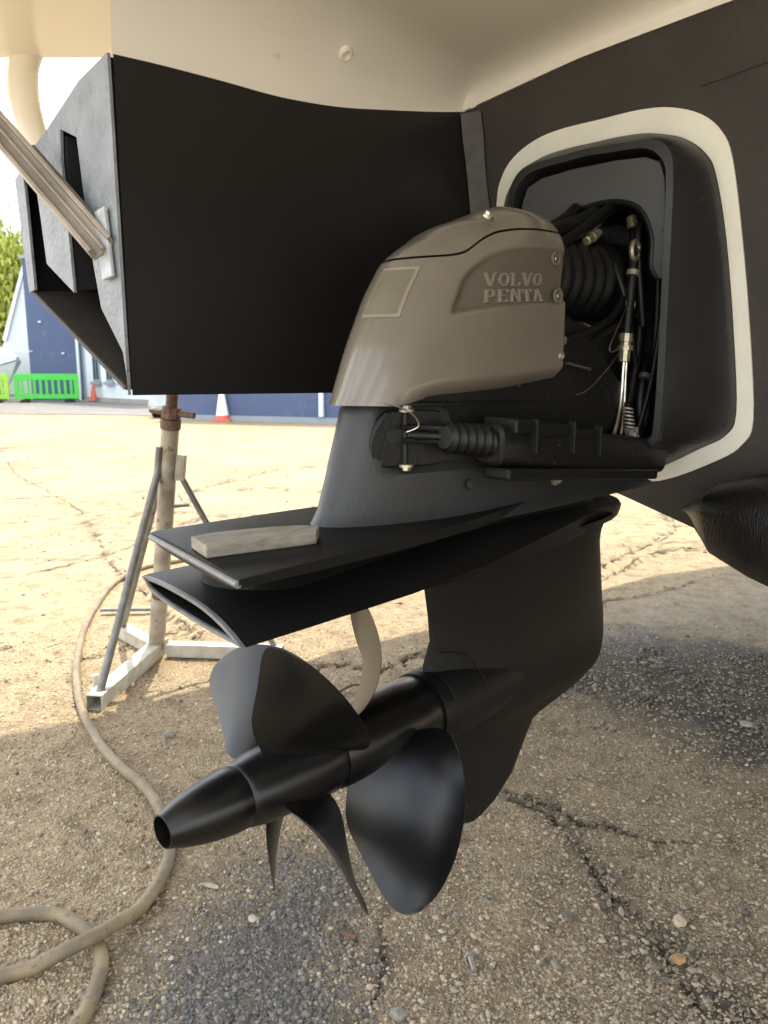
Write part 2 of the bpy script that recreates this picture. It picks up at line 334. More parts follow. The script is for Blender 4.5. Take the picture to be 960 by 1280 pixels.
def build_ground():
    # one sheet: fine rows near the drive, growing towards the horizon
    ys = [-3.0, -1.5, -.6, 0, .4, .7, .86]; y = .9
    while y < 420: y += max(.0058, .0046*y*y/1.4 if y < 3 else .0145*y*(1+y/40)); ys.append(y)
    ys = np.array(ys)
    xs = [0.0]; x = 0.0
    while x < 1.15: x += .0068; xs.append(x)
    while x < 420: x += .0068+.028*(x-1.15)*(1+.6*(x-1.15)); xs.append(x)
    xs = np.array(xs); xs = np.concatenate([-xs[:0:-1], xs])
    X, Y = np.meshgrid(xs, ys); nyy, nxx = X.shape
    fade = np.clip((14-np.hypot(X, Y))/8, 0, 1)
    Zh = ground_h(X, Y)*fade
    me = bpy.data.meshes.new('ground')
    nv = nyy*nxx; me.vertices.add(nv); me.vertices.foreach_set('co', np.stack([X, Y, Zh], -1).astype(np.float32).ravel())
    i = np.arange((nyy-1)*(nxx-1)); r = i//(nxx-1); c = i % (nxx-1); a = r*nxx+c
    q = np.stack([a, a+1, a+nxx+1, a+nxx], 1).astype(np.int32); nf = len(q)
    me.loops.add(nf*4); me.loops.foreach_set('vertex_index', q.ravel())
    me.polygons.add(nf); me.polygons.foreach_set('loop_start', np.arange(nf, dtype=np.int32)*4)
    me.update(calc_edges=True); me.shade_smooth()
    wob = .10*(vnoise(X/.09, Y/.09, 21)-.5)+.05*(vnoise(X/.025, Y/.025, 22)-.5)
    n2 = vnoise(X/.05, Y/.05, 23)*.5+vnoise(X/.014, Y/.014, 24)*.5
    damp = np.maximum(polysoft(X+wob, Y+wob, STAIN2, .22)*np.clip(.65+.9*n2, 0, 1)*.9, polysoft(X+wob, Y-wob, STAIN3, .16)*np.clip(n2*1.5, 0, 1)*.85)
    blue = polysoft(X+wob*1.6, Y+wob*1.3, STAIN1, .22)*np.clip(.35+n2*1.2, 0, 1)*.9
    bp = np.zeros_like(X)
    for (cx, cy, rr) in BLUES: bp = np.maximum(bp, np.clip(1.3-np.hypot(X-cx, (Y-cy)*.6)/rr-n2*.6, 0, 1)*.5)
    wx = .006*(vnoise(X/.03, Y/.03, 8)-.5)*2; wy = .006*(vnoise(X/.03, Y/.03, 9)-.5)*2
    ck = np.zeros_like(X)
    for p, w, dp in CRACKS: dk = segdist(X+wx*1.6, Y+wy*1.6, p); ck = np.maximum(ck, np.maximum(.95*np.exp(-(dk/(w*1.3))**2)*np.clip((vnoise(X/.05, Y/.05, 41)-.2)*4, .3, 1), .8*np.exp(-(dk/(w*4+.006))**2)*np.clip(n2*2.2-.75, 0, 1)))
    for p, w, dp in SUNCR: ck = np.maximum(ck, .9*np.exp(-(segdist(X+wx*5, Y+wy*5, p)/(w*.9))**2))
    ck = np.maximum(ck, .75*polysoft(X+wob*.3, Y+wob*.3, [(.40, 1.5), (.44, 1.5), (.47, 1.30), (.52, 1.22), (.49, 1.2), (.43, 1.31)], .05)*np.clip(n2*1.6-.25, 0, 1))
    pale = polysoft(X+wob, Y+wob, [(.55, 2.9), (1.0, 3.25), (1.8, 3.6), (2.6, 3.6), (2.3, 3.0), (1.2, 2.75), (.6, 2.7)], .25)*np.clip(n2*1.2-.2, 0, 1)*.42
    for nm, A in (('damp', damp), ('bluegrey', blue), ('bluepaint', bp), ('crack', ck), ('pale', pale)):
        at = me.attributes.new(nm, 'FLOAT', 'POINT'); at.data.foreach_set('value', A.astype(np.float32).ravel())
    me.materials.append(M['ground'])
    o = bpy.data.objects.new('ground', me); COL.objects.link(o); tag(o, kind='structure')
build_ground()

# fine cracks across the sunlit slab: ragged dirt-filled ribbons just proud of the sheet
M['crack'] = mat('dirt_in_crack', (.13, .10, .065), .9, var=.4, vscale=30)
def crack_ribbon(pts, w):
    c = cat([(x, y) for x, y in pts], 26); n = len(c); r = np.random.default_rng(int(abs(pts[0][0]*1000)))
    c = c+np.cumsum(r.normal(size=(n, 2))*.007, 0)*.5+r.normal(size=(n, 2))*.006
    T_ = np.gradient(c, axis=0); T_ /= np.linalg.norm(T_, axis=1)[:, None]+1e-9; nn = np.stack([-T_[:, 1], T_[:, 0]], 1)
    ww = w*np.clip(r.normal(.55, .45, n), .06, 1.6)[:, None]
    a, b_ = c+nn*ww, c-nn*ww*.6
    hz_ = lambda q: ground_h(q[:, 0], q[:, 1])*np.clip((14-np.hypot(q[:, 0], q[:, 1]))/8, 0, 1)+.006
    vs = [(*p, z) for p, z in zip(a, hz_(a))]+[(*p, z) for p, z in zip(b_, hz_(b_))]
    o = mk('ground_crack', vs, [(i, i+1, n+i+1, n+i) for i in range(n-1) if r.random() > .12], M['crack']); tag(o, kind='structure')
for p_, w_, _ in SUNCR: crack_ribbon(p_, w_*.8)
for p_ in ([(-7, 8.4), (-4.6, 8.1), (-2.2, 8.6), (.2, 8.2), (3, 8.7)], [(-9, 11), (-5, 11.6), (-1, 11.1), (3, 11.8)], [(-2.6, 3.3), (-2.0, 3.6), (-1.5, 4.4), (-1.6, 5.3)], [(.6, 3.2), (1.2, 3.35), (1.7, 3.75)], [(1.2, 5.2), (2.6, 5.0), (3.8, 5.6)]): crack_ribbon(p_, .010 if p_[0][1] < 6 else .016)

# loose and embedded stones, far too many to count
ICO = None
def stones(name, P, R, m, sink=.35, flat=.75):
    global ICO
    if ICO is None:
        bm = bmesh.new(); bmesh.ops.create_icosphere(bm, subdivisions=1, radius=1)
        ICO = (np.array([v.co[:] for v in bm.verts]), np.array([[v.index for v in f.verts] for f in bm.faces])); bm.free()
    bv, bf = ICO; N = len(P)
    a = rng.uniform(0, 2*pi, N); s = np.stack([rng.uniform(.75, 1.4, N), rng.uniform(.6, 1.05, N), flat*rng.uniform(.6, 1.1, N)], 1)*R[:, None]
    jit = 1+.75*(rng.random((N, len(bv), 1))-.5)
    v = bv[None]*jit*s[:, None, :]
    tilt = rng.uniform(-.65, .65, N); ct, st = np.cos(tilt)[:, None], np.sin(tilt)[:, None]
    x, z = v[..., 0]*ct-v[..., 2]*st, v[..., 0]*st+v[..., 2]*ct
    ca, sa = np.cos(a)[:, None], np.sin(a)[:, None]
    x, y = x*ca-v[..., 1]*sa, x*sa+v[..., 1]*ca
    gz = ground_h(P[:, 0], P[:, 1])
    V = np.stack([x+P[:, :1], y+P[:, 1:2], z+(gz+R*flat*(1-2*sink))[:, None]], -1).reshape(-1, 3)
    Fc = (bf[None]+(np.arange(N)*len(bv))[:, None, None]).reshape(-1, 3).astype(np.int32)
    me = bpy.data.meshes.new(name); me.vertices.add(len(V)); me.vertices.foreach_set('co', V.astype(np.float32).ravel())
    me.loops.add(Fc.size); me.loops.foreach_set('vertex_index', Fc.ravel())
    me.polygons.add(len(Fc)); me.polygons.foreach_set('loop_start', np.arange(len(Fc), dtype=np.int32)*3)
    me.update(calc_edges=True); me.materials.append(m)
    o = bpy.data.objects.new(name, me); COL.objects.link(o); tag(o, kind='stuff'); return o
def rnd(n, x0, x1, y0, y1):   # denser towards the near edge
    y = y0+(y1-y0)*rng.random(n)**1.7; w = .62*y+.1
    return np.stack([rng.uniform(-1, 1, n)*w, y], 1)
M['gravel_a'] = mat('mixed_aggregate', (1, 1, 1), .8, island=[(.20, .16, .108), (.38, .305, .205), (.47, .39, .27), (.31, .24, .155), (.55, .475, .35), (.24, .21, .165), (.43, .35, .24), (.33, .225, .145), (.14, .115, .085)], var=.25, vscale=220)
M['gravel_b'] = mat('pale_gravel', (1, 1, 1), .78, island=[(.10, .085, .065), (.22, .185, .135), (.33, .285, .215), (.15, .12, .085), (.40, .36, .29), (.20, .145, .09), (.12, .105, .09)], var=.4, vscale=150)
M['gravel_e'] = mat('damp_gravel', (1, 1, 1), .7, island=[(.06, .052, .04), (.13, .11, .08), (.24, .205, .155), (.09, .075, .055), (.30, .27, .215), (.15, .11, .07), (.08, .07, .06)], var=.4, vscale=150)
M['gravel_c'] = mat('blue_grey_aggregate', (1, 1, 1), .75, island=[(.07, .068, .064), (.12, .113, .103), (.19, .172, .146), (.09, .091, .093), (.27, .25, .215), (.16, .13, .088)], var=.3, vscale=200)
P = rnd(62000, -1, 1, .93, 3.0)
st = rng.random(len(P)) < polysoft(P[:, 0]+.12*(vnoise(P[:, 0]/.09, P[:, 1]/.09, 21)-.5), P[:, 1], STAIN1, .24)
R = np.exp(rng.normal(math.log(.0027), .42, len(P))).clip(.0012, .0070)
stones('aggregate', P[~st], R[~st], M['gravel_a'], sink=.56)
P1 = np.stack([rng.uniform(-.48, 0, 4200), rng.uniform(.92, 1.52, 4200)], 1); P1 = np.concatenate([P1, P[st]]); P1 = P1[rng.random(len(P1)) < polysoft(P1[:, 0], P1[:, 1], STAIN1, .2)]
stones('stained_aggregate', P1, np.exp(rng.normal(math.log(.0029), .45, len(P1))).clip(.0013, .0075), M['gravel_c'], sink=.60)
P2 = np.stack([rng.uniform(.4, 1.9, 9000), rng.uniform(1.8, 2.85, 9000)], 1)
k = inpoly(P2[:, 0], P2[:, 1], GRAV) & (vnoise(P2[:, 0]/.16, P2[:, 1]/.16, 31)*.6+vnoise(P2[:, 0]/.05, P2[:, 1]/.05, 32)*.4 > .53); P2 = P2[k]
stones('loose_gravel', P2, np.exp(rng.normal(math.log(.0048), .45, len(P2))).clip(.002, .012), M['gravel_e'], sink=.35)
P3 = np.concatenate([rnd(330, -1, 1, .95, 3.4), np.stack([.46+.1*rng.normal(size=200), 1.25+.16*rng.normal(size=200)], 1), np.stack([.66+.1*rng.normal(size=260), 1.10+.12*rng.normal(size=260)], 1)])
stones('scattered_gravel', P3, np.exp(rng.normal(math.log(.0040), .42, len(P3))).clip(.002, .010), M['gravel_b'], sink=.2)
cp = cat([(.306, 1.683), (.386, 1.616), (.425, 1.48), (.435, 1.364), (.469, 1.295), (.499, 1.232), (.493, 1.156)], 30); cq = cat([(.274, 1.726), (.344, 1.683), (.411, 1.642), (.435, 1.59), (.503, 1.571), (.535, 1.559)], 24)
cp = np.vstack([cp, cq]); P5 = cp[rng.integers(0, len(cp), 420)]+rng.normal(size=(420, 2))*.012
M['gravel_d'] = mat('dark_crack_grit', (1, 1, 1), .85, island=[(.06, .05, .035), (.12, .10, .07), (.20, .165, .115), (.09, .075, .055)], var=.3, vscale=150)
stones('crack_grit', P5, np.exp(rng.normal(math.log(.0033), .45, 420)).clip(.0015, .009), M['gravel_d'], sink=.35)
P4 = np.stack([rng.uniform(-6, 6, 2600), 2.2+9*rng.random(2600)**1.6], 1)
stones('yard_grit', P4, np.exp(rng.normal(math.log(.007), .4, len(P4))).clip(.003, .02), M['gravel_b'], sink=.5)

# ================================================================== the boat
boat = Thing('motorboat', (1.5, 0, 0), 'large white motorboat with black antifouled stern standing over the yard', 'boat')
def tr_u(z): return 1.398-(z-.8136)*tan(radians(12))
panel_top = [(.53, 1.399), (.598, 1.404), (.699, 1.409), (.801, 1.413), (.916, 1.426), (1.029, 1.447), (1.157, 1.473), (1.256, 1.495)]
VP = .98
# hull extension beside the drive: black inner face, outer skin, bottom
pt = cat([(u, VP, z) for u, z in panel_top], 4)
nb = len(pt)
grid = []
for k in range(9):
    t = k/8
    row = []
    for i, p in enumerate(pt):
        ub = .530+(p[0]-.53)/(1.256-.53)*(1.40-.530)
        zb = .972-.010*(p[0]-.53)
        bulge = .006*sin(pi*t)
        row.append((ub+(p[0]-ub)*t, VP-.002+bulge*0, zb+(p[2]-zb)*t))
    grid.append(row)
boat.part('hull_panel', loft(grid, (False, False), False), M['antifoul'], smooth=40)
# white side above the paint line, rolling into the soffit
def sof(v): return 1.535+.10*min(max(.95-v, 0), .9)
rows = []
ptx = [(-.0, 0)]
us = np.linspace(.53, 1.27, 30)
ztop = lambda u: float(np.interp(u, [a for a, b in panel_top], [b for a, b in panel_top]))
for k in range(13):
    t = k/12; row = []
    for u in us:
        z0 = ztop(u); zf = sof(.86); rr = .11
        if t < .4: row.append((u, VP, z0+(max(zf-rr, z0+.004)-z0)*t/.4))
        else:
            a = (t-.4)/.6*pi/2; zc = max(zf-rr, z0+.004); row.append((u, VP-(VP-.86)*(1-cos(a)), zc+(zf-zc)*sin(a)))
    rows.append(row)
boat.part('white_side_moulding', loft(rows, (False, False), False), M['gelcoat'], smooth=60)
# soffit over the drive pocket
rows = []
for v in [.861, .8, .7, .55, .4, .2, 0, -.4, -.9, -1.6, -2.2]:
    rows.append([(u, v, sof(v)) for u in np.linspace(.10, 1.27, 18)])
boat.part('platform_underside', loft(rows, (False, False), False), M['gelcoat'], smooth=60)
hp = []
for v in np.linspace(.40, .62, 6): hp.append([(u, v, sof(v)-.003) for u in np.linspace(.86, 1.08, 6)])
boat.part('hatch_panel', loft(hp, (False, False), False), M['gelcoat'])
# drain fitting
d = Geo(); c = np.array([.951, 1.05, 0])
dz = sof(.86)
p0 = (.915, .955, 1.498)
nrm = np.array([0, -.62, -.78])
ringp = []
e1 = np.array([1, 0, 0.]); e2 = np.cross(nrm, e1)
for r_, h_ in ((.0112, -.004), (.0112, .003), (.0085, .0045), (.006, .003), (.006, -.004)):
    ringp.append([np.array(p0)+nrm*h_+r_*(cos(a)*e1+sin(a)*e2) for a in np.linspace(0, 2*pi, 18, endpoint=False)])
boat.part('drain_fitting', loft(ringp, (True, True)), M['gelcoat'], smooth=40)
# transom: antifouled panel with the paint line curving, white strip above it
ptop = [(.982, 1.495), (.87, 1.508), (.739, 1.523), (.599, 1.530), (.478, 1.536), (.2, 1.545), (0, 1.55), (-.2, 1.545), (-.98, 1.495)]
bot = [(-2.08, 1.0), (-1.3, .965), (-.98, .87), (-.58, .733), (0, .53), (.58, .727), (.765, .790), (.99, .868)]
poly = [(tr_u(z), v, z) for v, z in ptop]+[(tr_u(z), v, z) for v, z in bot if v >= -.99]
boat.part('transom', prism(poly, (.03, 0, 0)), M['antifoul_brown'])
rows = []
for k in range(12):
    t = k/11; row = []
    for v in np.linspace(.985, -.9, 30):
        z0 = float(np.interp(v, [a for a, b in reversed(ptop)], [b for a, b in reversed(ptop)])); zs = sof(v)
        rr = .035
        zc = max(zs-rr, z0+.01)
        if t < .4: z = z0+(zc-z0)*t/.4; row.append((tr_u(z)-.004, v, z))
        else:
            a = (t-.4)/.6*pi/2; row.append((tr_u(zc)-.004-.05*(1-cos(a)), v, zc+(zs-zc)*sin(a)))
    rows.append(row)
boat.part('white_transom_strip', loft(rows, (False, False), False), M['gelcoat'], smooth=60)
# seam where the panel meets the transom
rows = []
for z in np.linspace(.90, 1.487, 14):
    u = tr_u(z); w = .034+.004*sin(40*z)
    rows.append([(u-.008-w*.35, VP-.0045, z), (u-.011-.006, VP-.010, z), (u-.007, VP-.026-w*.45, z)])
boat.part('corner_fillet', loft(rows, (False, False), False), M['seam'], smooth=60)
# weld-like patch edge on the transom
boat.part('repair_patch', prism([(tr_u(z)-.0005, v, z) for v, z in ((.53, 1.436), (.40, 1.449), (.36, 1.50), (.47, 1.51))], (-.0025, 0, 0)), M['antifoul_brown'], bevel=.001)
# white ring of bare gelcoat round the drive's mount
half_o = [(0, .800), (.09, .803), (.197, .851), (.238, .882), (.255, .925), (.249, 1.062), (.236, 1.21), (.221, 1.326), (.205, 1.368), (.174, 1.398), (.124, 1.418), (.07, 1.425), (0, 1.425)]
half_i = [(0, .822), (.08, .826), (.165, .869), (.210, .895), (.228, .935), (.224, 1.062), (.212, 1.212), (.197, 1.305), (.182, 1.340), (.149, 1.368), (.104, 1.384), (.05, 1.389), (0, 1.389)]
def contour(half, vc, k=4, sc=1):
    P_ = [(vc-a, z) for a, z in half]+[(vc+a, z) for a, z in reversed(half[1:-1])]
    return cat(P_, k, True)
co, ci = contour(half_o, .702), contour(half_i, .702)
boat.part('bare_gelcoat_ring', loft([[(tr_u(z)-.0005, v, z) for v, z in co], [(tr_u(z)-.004, v, z) for v, z in co], [(tr_u(z)-.004, v, z) for v, z in ci], [(tr_u(z)+.001, v, z) for v, z in ci]], (False, False)), M['gelring'])
# aft end of the extension with its openings
ends = [(.969, 1.395), (.953, .972), (.976, .998), (.983, 1.03), (1.036, 1.09), (1.051, 1.15), (1.065, 1.236), (1.076, 1.318), (1.123, 1.338), (1.127, 1.298), (1.119, 1.189), (1.115, 1.116), (1.199, 1.164), (1.209, 1.234), (1.217, 1.278), (1.26, 1.299), (1.256, 1.275), (1.249, 1.13), (1.271, 1.127), (1.291, 1.298), (1.225, 1.328), (1.171, 1.345), (1.061, 1.385)]
ends[0] = (.978, 1.399); ends[1] = (.975, .972)
boat.part('stern_face', prism([(.522, v, z) for v, z in ends], (.0045, 0, 0)), M['antifoul_grey'], bevel=.0012)
# tunnel behind the openings, its shade put in as near-black colour, outer skin, slanting bottom
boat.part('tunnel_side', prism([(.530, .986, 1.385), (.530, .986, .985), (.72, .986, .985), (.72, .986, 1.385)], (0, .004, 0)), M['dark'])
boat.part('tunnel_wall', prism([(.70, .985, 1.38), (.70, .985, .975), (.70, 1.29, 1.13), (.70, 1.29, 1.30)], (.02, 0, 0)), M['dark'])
boat.part('tunnel_floor', prism([(.524, .985, .984), (.524, 1.262, 1.130), (.78, 1.30, 1.150), (.78, .985, .986)], (0, .004, -.006)), M['antifoul_brown'], bevel=.003)
boat.part('tunnel_roof', prism([(.528, .984, 1.385), (.528, 1.22, 1.325), (.528, 1.285, 1.290), (1.3, 1.36, 1.34), (1.3, .984, 1.40)], (0, 0, .012)), M['antifoul'])
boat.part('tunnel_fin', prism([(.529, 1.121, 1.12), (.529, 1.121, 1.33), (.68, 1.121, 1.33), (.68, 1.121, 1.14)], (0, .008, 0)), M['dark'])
boat.part('outer_skin', loft([[(.528, 1.288, 1.297), (.528, 1.272, 1.128)], [(1.5, 1.52, 1.33), (1.5, 1.36, 1.06)]], (False, False), False), M['antifoul'])
boat.part('light_block_extension', prism([(.53, -.98, .97), (.53, -.98, 1.50), (.53, -1.36, 1.40), (.53, -1.33, 1.13)], (.92, 0, 0)), M['antifoul'])  # unseen mirrored extension, added to block light from the near side
# hull bottom running forward under the boat
st_ = [(1.398, 1.0, 0), (3.0, .97, .02), (5.0, .72, .12), (7.0, .2, .45)]
rows = []
for u, s_, lift in st_:
    rows.append([(tr_u(z)*0+u-(z-.8136)*tan(radians(12))*(1 if u < 2 else 0), v*s_, z+lift) for v, z in [(-2.08, 1.0), (-1.3, .965), (-.98, .87), (-.58, .733), (0, .53), (.58, .727), (.765, .790), (.98, .866), (1.3, .965), (2.08, 1.0)]])
boat.part('hull_bottom', loft(rows, (False, False), False), M['antifoul_brown'])
# outer aft face of the hull, hidden behind the extension from the drive side
boat.part('quarter_face', prism([(1.39, .995, .875), (1.37, 1.3, .97), (1.40, 2.06, 1.0), (1.40, 2.0, 1.6), (1.30, .995, 1.6)], (.03, 0, 0)), M['gelcoat'])
# rounded keel end beside the drive
rows = []
for t in np.linspace(0, 1, 16):
    s_ = sqrt(max(0, 1-(1-min(1, t/.42))**2.3)) if t < .42 else 1
    s_ = max(s_, .02); v = .548-t*1.02; zc = .760-.028*t
    h_ = .105+.035*t
    row = []
    for q in np.linspace(0, 2*pi, 28, endpoint=False):
        cx, cy = cos(q), sin(q); p_ = 2.6
        rr = (abs(cx)**p_+abs(cy)**p_)**(-1/p_)
        row.append((1.36+.16*rr*cx*s_, v+.006*sin(q*3), zc-.01*0+h_*rr*cy*s_-.04*(1-s_)*0-.045*t*(1 if cy < 0 else 0)))
    rows.append(row)
boat.part('keel_end', loft(rows), M['keel'], smooth=60)
# white quarter overhang, topsides, and an unseen deck widened to shade the ground
e_in = [(1.5, 1.0), (.55, 1.0), (-.75, .9)]
edge = [(.10, 2.20), (.35, 2.22), (.62, 2.18), (.819, 2.056), (1.005, 1.861), (1.2, 1.82), (1.5, 1.95)]
ug = [[(u, v, 1.75) for u, v in edge], [(u, v-.03, 1.746) for u, v in edge], [(u, 1.55, 1.745) for u, v in edge], [(u, 1.1, 1.70) for u, v in edge], [(u, .99, 1.62) for u, v in edge]]
boat.part('quarter_underside', loft(ug, (False, False), False), M['gelcoat'], smooth=60)
shade_deck = [(.10, 3.0), (.4, 2.97), (.7, 2.94), (.95, 2.91), (1.18, 2.85), (1.30, 2.82), (1.45, 2.77), (2.02, 2.57), (3.3, 2.35), (4.6, 2.15), (6.2, 1.45), (7.6, .1)]
lower = [(.10, 2.20, 1.75), (.35, 2.22, 1.75), (.62, 2.18, 1.75), (.819, 2.056, 1.75), (1.005, 1.861, 1.75), (1.2, 1.82, 1.75), (1.42, 2.07, 1.0), (3.0, 2.02, 1.02), (4.4, 1.62, 1.09), (5.6, 1.05, 1.28), (7.0, .06, 1.45)]
top = [(u, v, 2.5) for u, v in shade_deck]
boat.part('topside', loft([lower, [((a[0]+b[0])/2, (a[1]+b[1])/2+.06, (a[2]+b[2])/2) for a, b in zip(lower, top)], top], (False, False), False), M['gelcoat'], smooth=50)
ltop = [(u, -v, 2.5) for u, v in shade_deck]; llow = [(.10, -2.2, 1.66), (.35, -2.2, 1.66), (.62, -2.2, 1.66), (.82, -2.18, 1.66), (1.0, -2.16, 1.66), (1.2, -2.14, 1.66)]+[(u, -v, z) for u, v, z in lower[6:]]
boat.part('topside', loft([llow, ltop], (False, False), False), M['gelcoat'], smooth=50)
boat.part('shade_deck', prism([(u, v, 2.5) for u, v in shade_deck]+[(u, -v, 2.5) for u, v in reversed(shade_deck)], (0, 0, .05)), M['gelcoat'])
boat.part('shade_deck_rail', tube([(u, v-.02, 2.66) for u, v in cat(shade_deck, 4)], .012, 8), M['steel'], smooth=40)
boat.part('stern_bulkhead', prism([(.12, -2.2, 1.63), (.12, .86, 1.545), (.12, 1.0, 1.63), (.12, 2.30, 1.745), (.12, 2.9, 2.49), (.12, -2.9, 2.49)], (.03, 0, 0)), M['gelcoat'])
# moulded post hanging at the quarter
pp = cat([(.90, 1.96, 1.86), (.868, 1.989, 1.80), (.843, 2.015, 1.74), (.835, 2.023, 1.69), (.84, 2.018, 1.607), (.864, 1.993, 1.488), (.90, 1.96, 1.34)], 5)
secs = []
for i, p in enumerate(pp):
    secs.append([(p[0]+.013+.036*dx*.69+.02*dy*.72, p[1]-.014-.036*dx*.724+.02*dy*.69, p[2]) for dx, dy in ((-1, -.4), (-.6, -1), (.6, -1), (1, -.4), (1, .4), (.6, 1), (-.6, 1), (-1, .4))])
boat.part('quarter_post', loft(secs), M['gelcoat'], smooth=50)
# platform strut: steel channel bolted to the stern face
pl = [(1.011, 1.215), (.988, 1.218), (.978, 1.128), (1.016, 1.126)]
pl = [(1.022, 1.213), (.994, 1.217), (.984, 1.127), (1.012, 1.124)]
boat.part('strut_bracket', prism([(.519, v, z) for v, z in pl], (-.006, 0, 0)), M['bracket'], bevel=.0018)
A_ = np.array([.513, .999, 1.1585]); B_ = np.array([.415, 1.42, 1.545]); D_ = (B_-A_)/np.linalg.norm(B_-A_)
X_ = np.cross(D_, np.array([-.55, -.80, .2])); X_ /= np.linalg.norm(X_); Y_ = np.cross(X_, D_); Y_ /= np.linalg.norm(Y_)
if Y_ @ np.array([-.5, -.8, 0]) < 0: Y_ = -Y_
def chan(offx, w, offy, h, a=A_, b=B_):
    q = [(offx-w/2, offy-h/2), (offx+w/2, offy-h/2), (offx+w/2, offy+h/2), (offx-w/2, offy+h/2)]
    return loft([[a+X_*x+Y_*y for x, y in q], [b+X_*x+Y_*y for x, y in q]])
so = boat.part('platform_strut', chan(0, .034, 0, .006), M['strut'], bevel=.001)
boat.part('strut_flange', chan(.0150, .006, .010, .018), M['strut'], so, bevel=.001)
boat.part('strut_flange', chan(-.0150, .006, .010, .018), M['strut'], so, bevel=.001)
boat.part('strut_rib', chan(.001, .004, .006, .008), M['strut'], so, bevel=.0006)
boat.part('strut_backing', chan(.020, .010, -.010, .016, A_+D_*.05, A_+D_*.22), M['stand_dark'], so, bevel=.001)

# ================================================================== the drive
VD, ZS = .685, .520
drive = Thing('sterndrive', (1.0, VD, 0), 'bronze grey and black boat sterndrive with twin propellers hanging from the dark transom', 'sterndrive')
def plan(ua, uf, w, n=26, nose=.62, pw=2.1, front=.90, vc=VD, ex=.5):
    """rounded-nose outline; starts at the aft tip, near side first"""
    xs = .5*(1-np.cos(np.linspace(0, pi, n))); xs = xs**1.15
    g = []
    for x in xs:
        a = (1-(1-min(1, x/nose))**pw)**ex if x < nose else 1.0
        if x > front: a *= max(0, 1-((x-front)/(1-front))**3.2)**.32
        g.append(a)
    near = [(ua+(uf-ua)*x, vc-w*q) for x, q in zip(xs, g)]
    far = [(ua+(uf-ua)*x, vc+w*q) for x, q in zip(xs[1:-1], g[1:-1])][::-1]
    return np.array(near+far)
# ---- cowl as a surface S(z) of outlines
UA = [(.94, .630), (.96, .636), (1.036, .670), (1.095, .702), (1.14, .735), (1.160, .764), (1.184, .812), (1.203, .858), (1.219, .898), (1.231, .930), (1.237, .952)]
UF = [(.94, 1.012), (1.0, 1.012), (1.17, 1.004), (1.20, .998), (1.220, .988), (1.232, .978), (1.237, .972)]
WW = [(.94, .090), (1.0, .095), (1.10, .096), (1.15, .094), (1.18, .090), (1.196, .083), (1.213, .070), (1.225, .052), (1.233, .032), (1.237, .008)]
def smooth_tab(tab, sg):
    zz = np.linspace(tab[0][0], tab[-1][0], 600); a = np.interp(zz, *zip(*tab)); k = np.arange(-40, 41); ker = np.exp(-(k*(zz[1]-zz[0])/sg)**2/2); ker /= ker.sum()
    p_ = np.concatenate([2*a[0]-a[40:0:-1], a, 2*a[-1]-a[-2:-42:-1]])
    return zz, np.convolve(p_, ker, 'valid')
TUA, TUF, TWW = [smooth_tab(t_, g_) for t_, g_ in ((UA, .006), (UF, .004), (WW, .005))]
def csec(z, n=44): return plan(float(np.interp(z, *TUA)), float(np.interp(z, *TUF)), max(.006, float(np.interp(z, *TWW))), n=n, nose=.70, front=.93)
# near-side lid line: z as a function of u
LL = [(.60, 1.138), (.70, 1.139), (.78, 1.146), (.80, 1.151), (.825, 1.168), (.853, 1.181), (.89, 1.189), (.93, 1.193), (.988, 1.196), (1.02, 1.19)]
CB = [(.60, .963), (.648, .963), (.690, .962), (.715, .968), (.745, .974), (.88, .982), (1.02, .996)]
RP = cat([(.765, 1.073), (.775, 1.10), (.790, 1.124), (.823, 1.148), (.866, 1.163), (.93, 1.170), (1.004, 1.168), (1.006, 1.106), (.92, 1.093), (.861, 1.085), (.80, 1.077)], 5, True)[:, :2]
def fz(tab, us):
    zz, yy = smooth_tab(tab, .010 if tab is CB else .006); return np.interp(us, zz, yy)
def csurf(u_line_top, u_line_bot, nz_, n=110, rec=True, off=0, tz=None):
    """rows of outline points between two z(u) lines"""
    rows = []
    for k in range(nz_):
        t = k/(nz_-1) if tz is None else tz[k]
        zt0 = 1.05
        # two-pass: z depends on u, u on z
        row = None; zz = np.full(2*n-2, 1.08)
        for it in range(6):
            pts = np.zeros((2*n-2, 2))
            cache = {}
            zs_ = np.linspace(.94, 1.237, 320)
            if not hasattr(csurf, 'tab') or csurf.n != n:
                csurf.tab = np.array([csec(z, n) for z in zs_]); csurf.n = n
            f = (zz-.94)/(1.237-.94)*319; i0 = np.clip(f.astype(int), 0, 318); fr = np.clip(f-i0, 0, 1)[:, None]; j = np.arange(2*n-2)
            pts = csurf.tab[i0, j]*(1-fr)+csurf.tab[i0+1, j]*fr
            zt = u_line_top(pts[:, 0]); zb = u_line_bot(pts[:, 0]); zz = zb+(zt-zb)*t
        row = np.concatenate([pts, zz[:, None]], 1)
        rows.append(row)
    return np.array(rows)
body = csurf(lambda u: fz(LL, u)-.0014, lambda u: fz(CB, u), 80)
def outward(R):
    T = np.roll(R, -1, 1)-np.roll(R, 1, 1); n = np.stack([-T[..., 1], T[..., 0], 0*T[..., 0]], -1); n /= np.linalg.norm(n, axis=-1, keepdims=True)+1e-9
    c = np.array([.88, VD, 0]); s_ = np.sign(((R-c)*n)[..., :2].sum(-1, keepdims=True)); return n*np.where(s_ == 0, 1, s_)
NB = outward(body)
nearm = body[..., 1] < VD-.02
ins = inpoly(body[..., 0], body[..., 2], [tuple(p) for p in RP]); dd = segdist(body[..., 0], body[..., 2], [tuple(p) for p in RP]+[tuple(RP[0])])
dep = np.where(ins & nearm, np.clip(dd/.007, 0, 1)*.0018+np.clip((1.168-body[..., 2])/.075, 0, 1)*np.clip(dd/.010, 0, 1)*.009, 0)
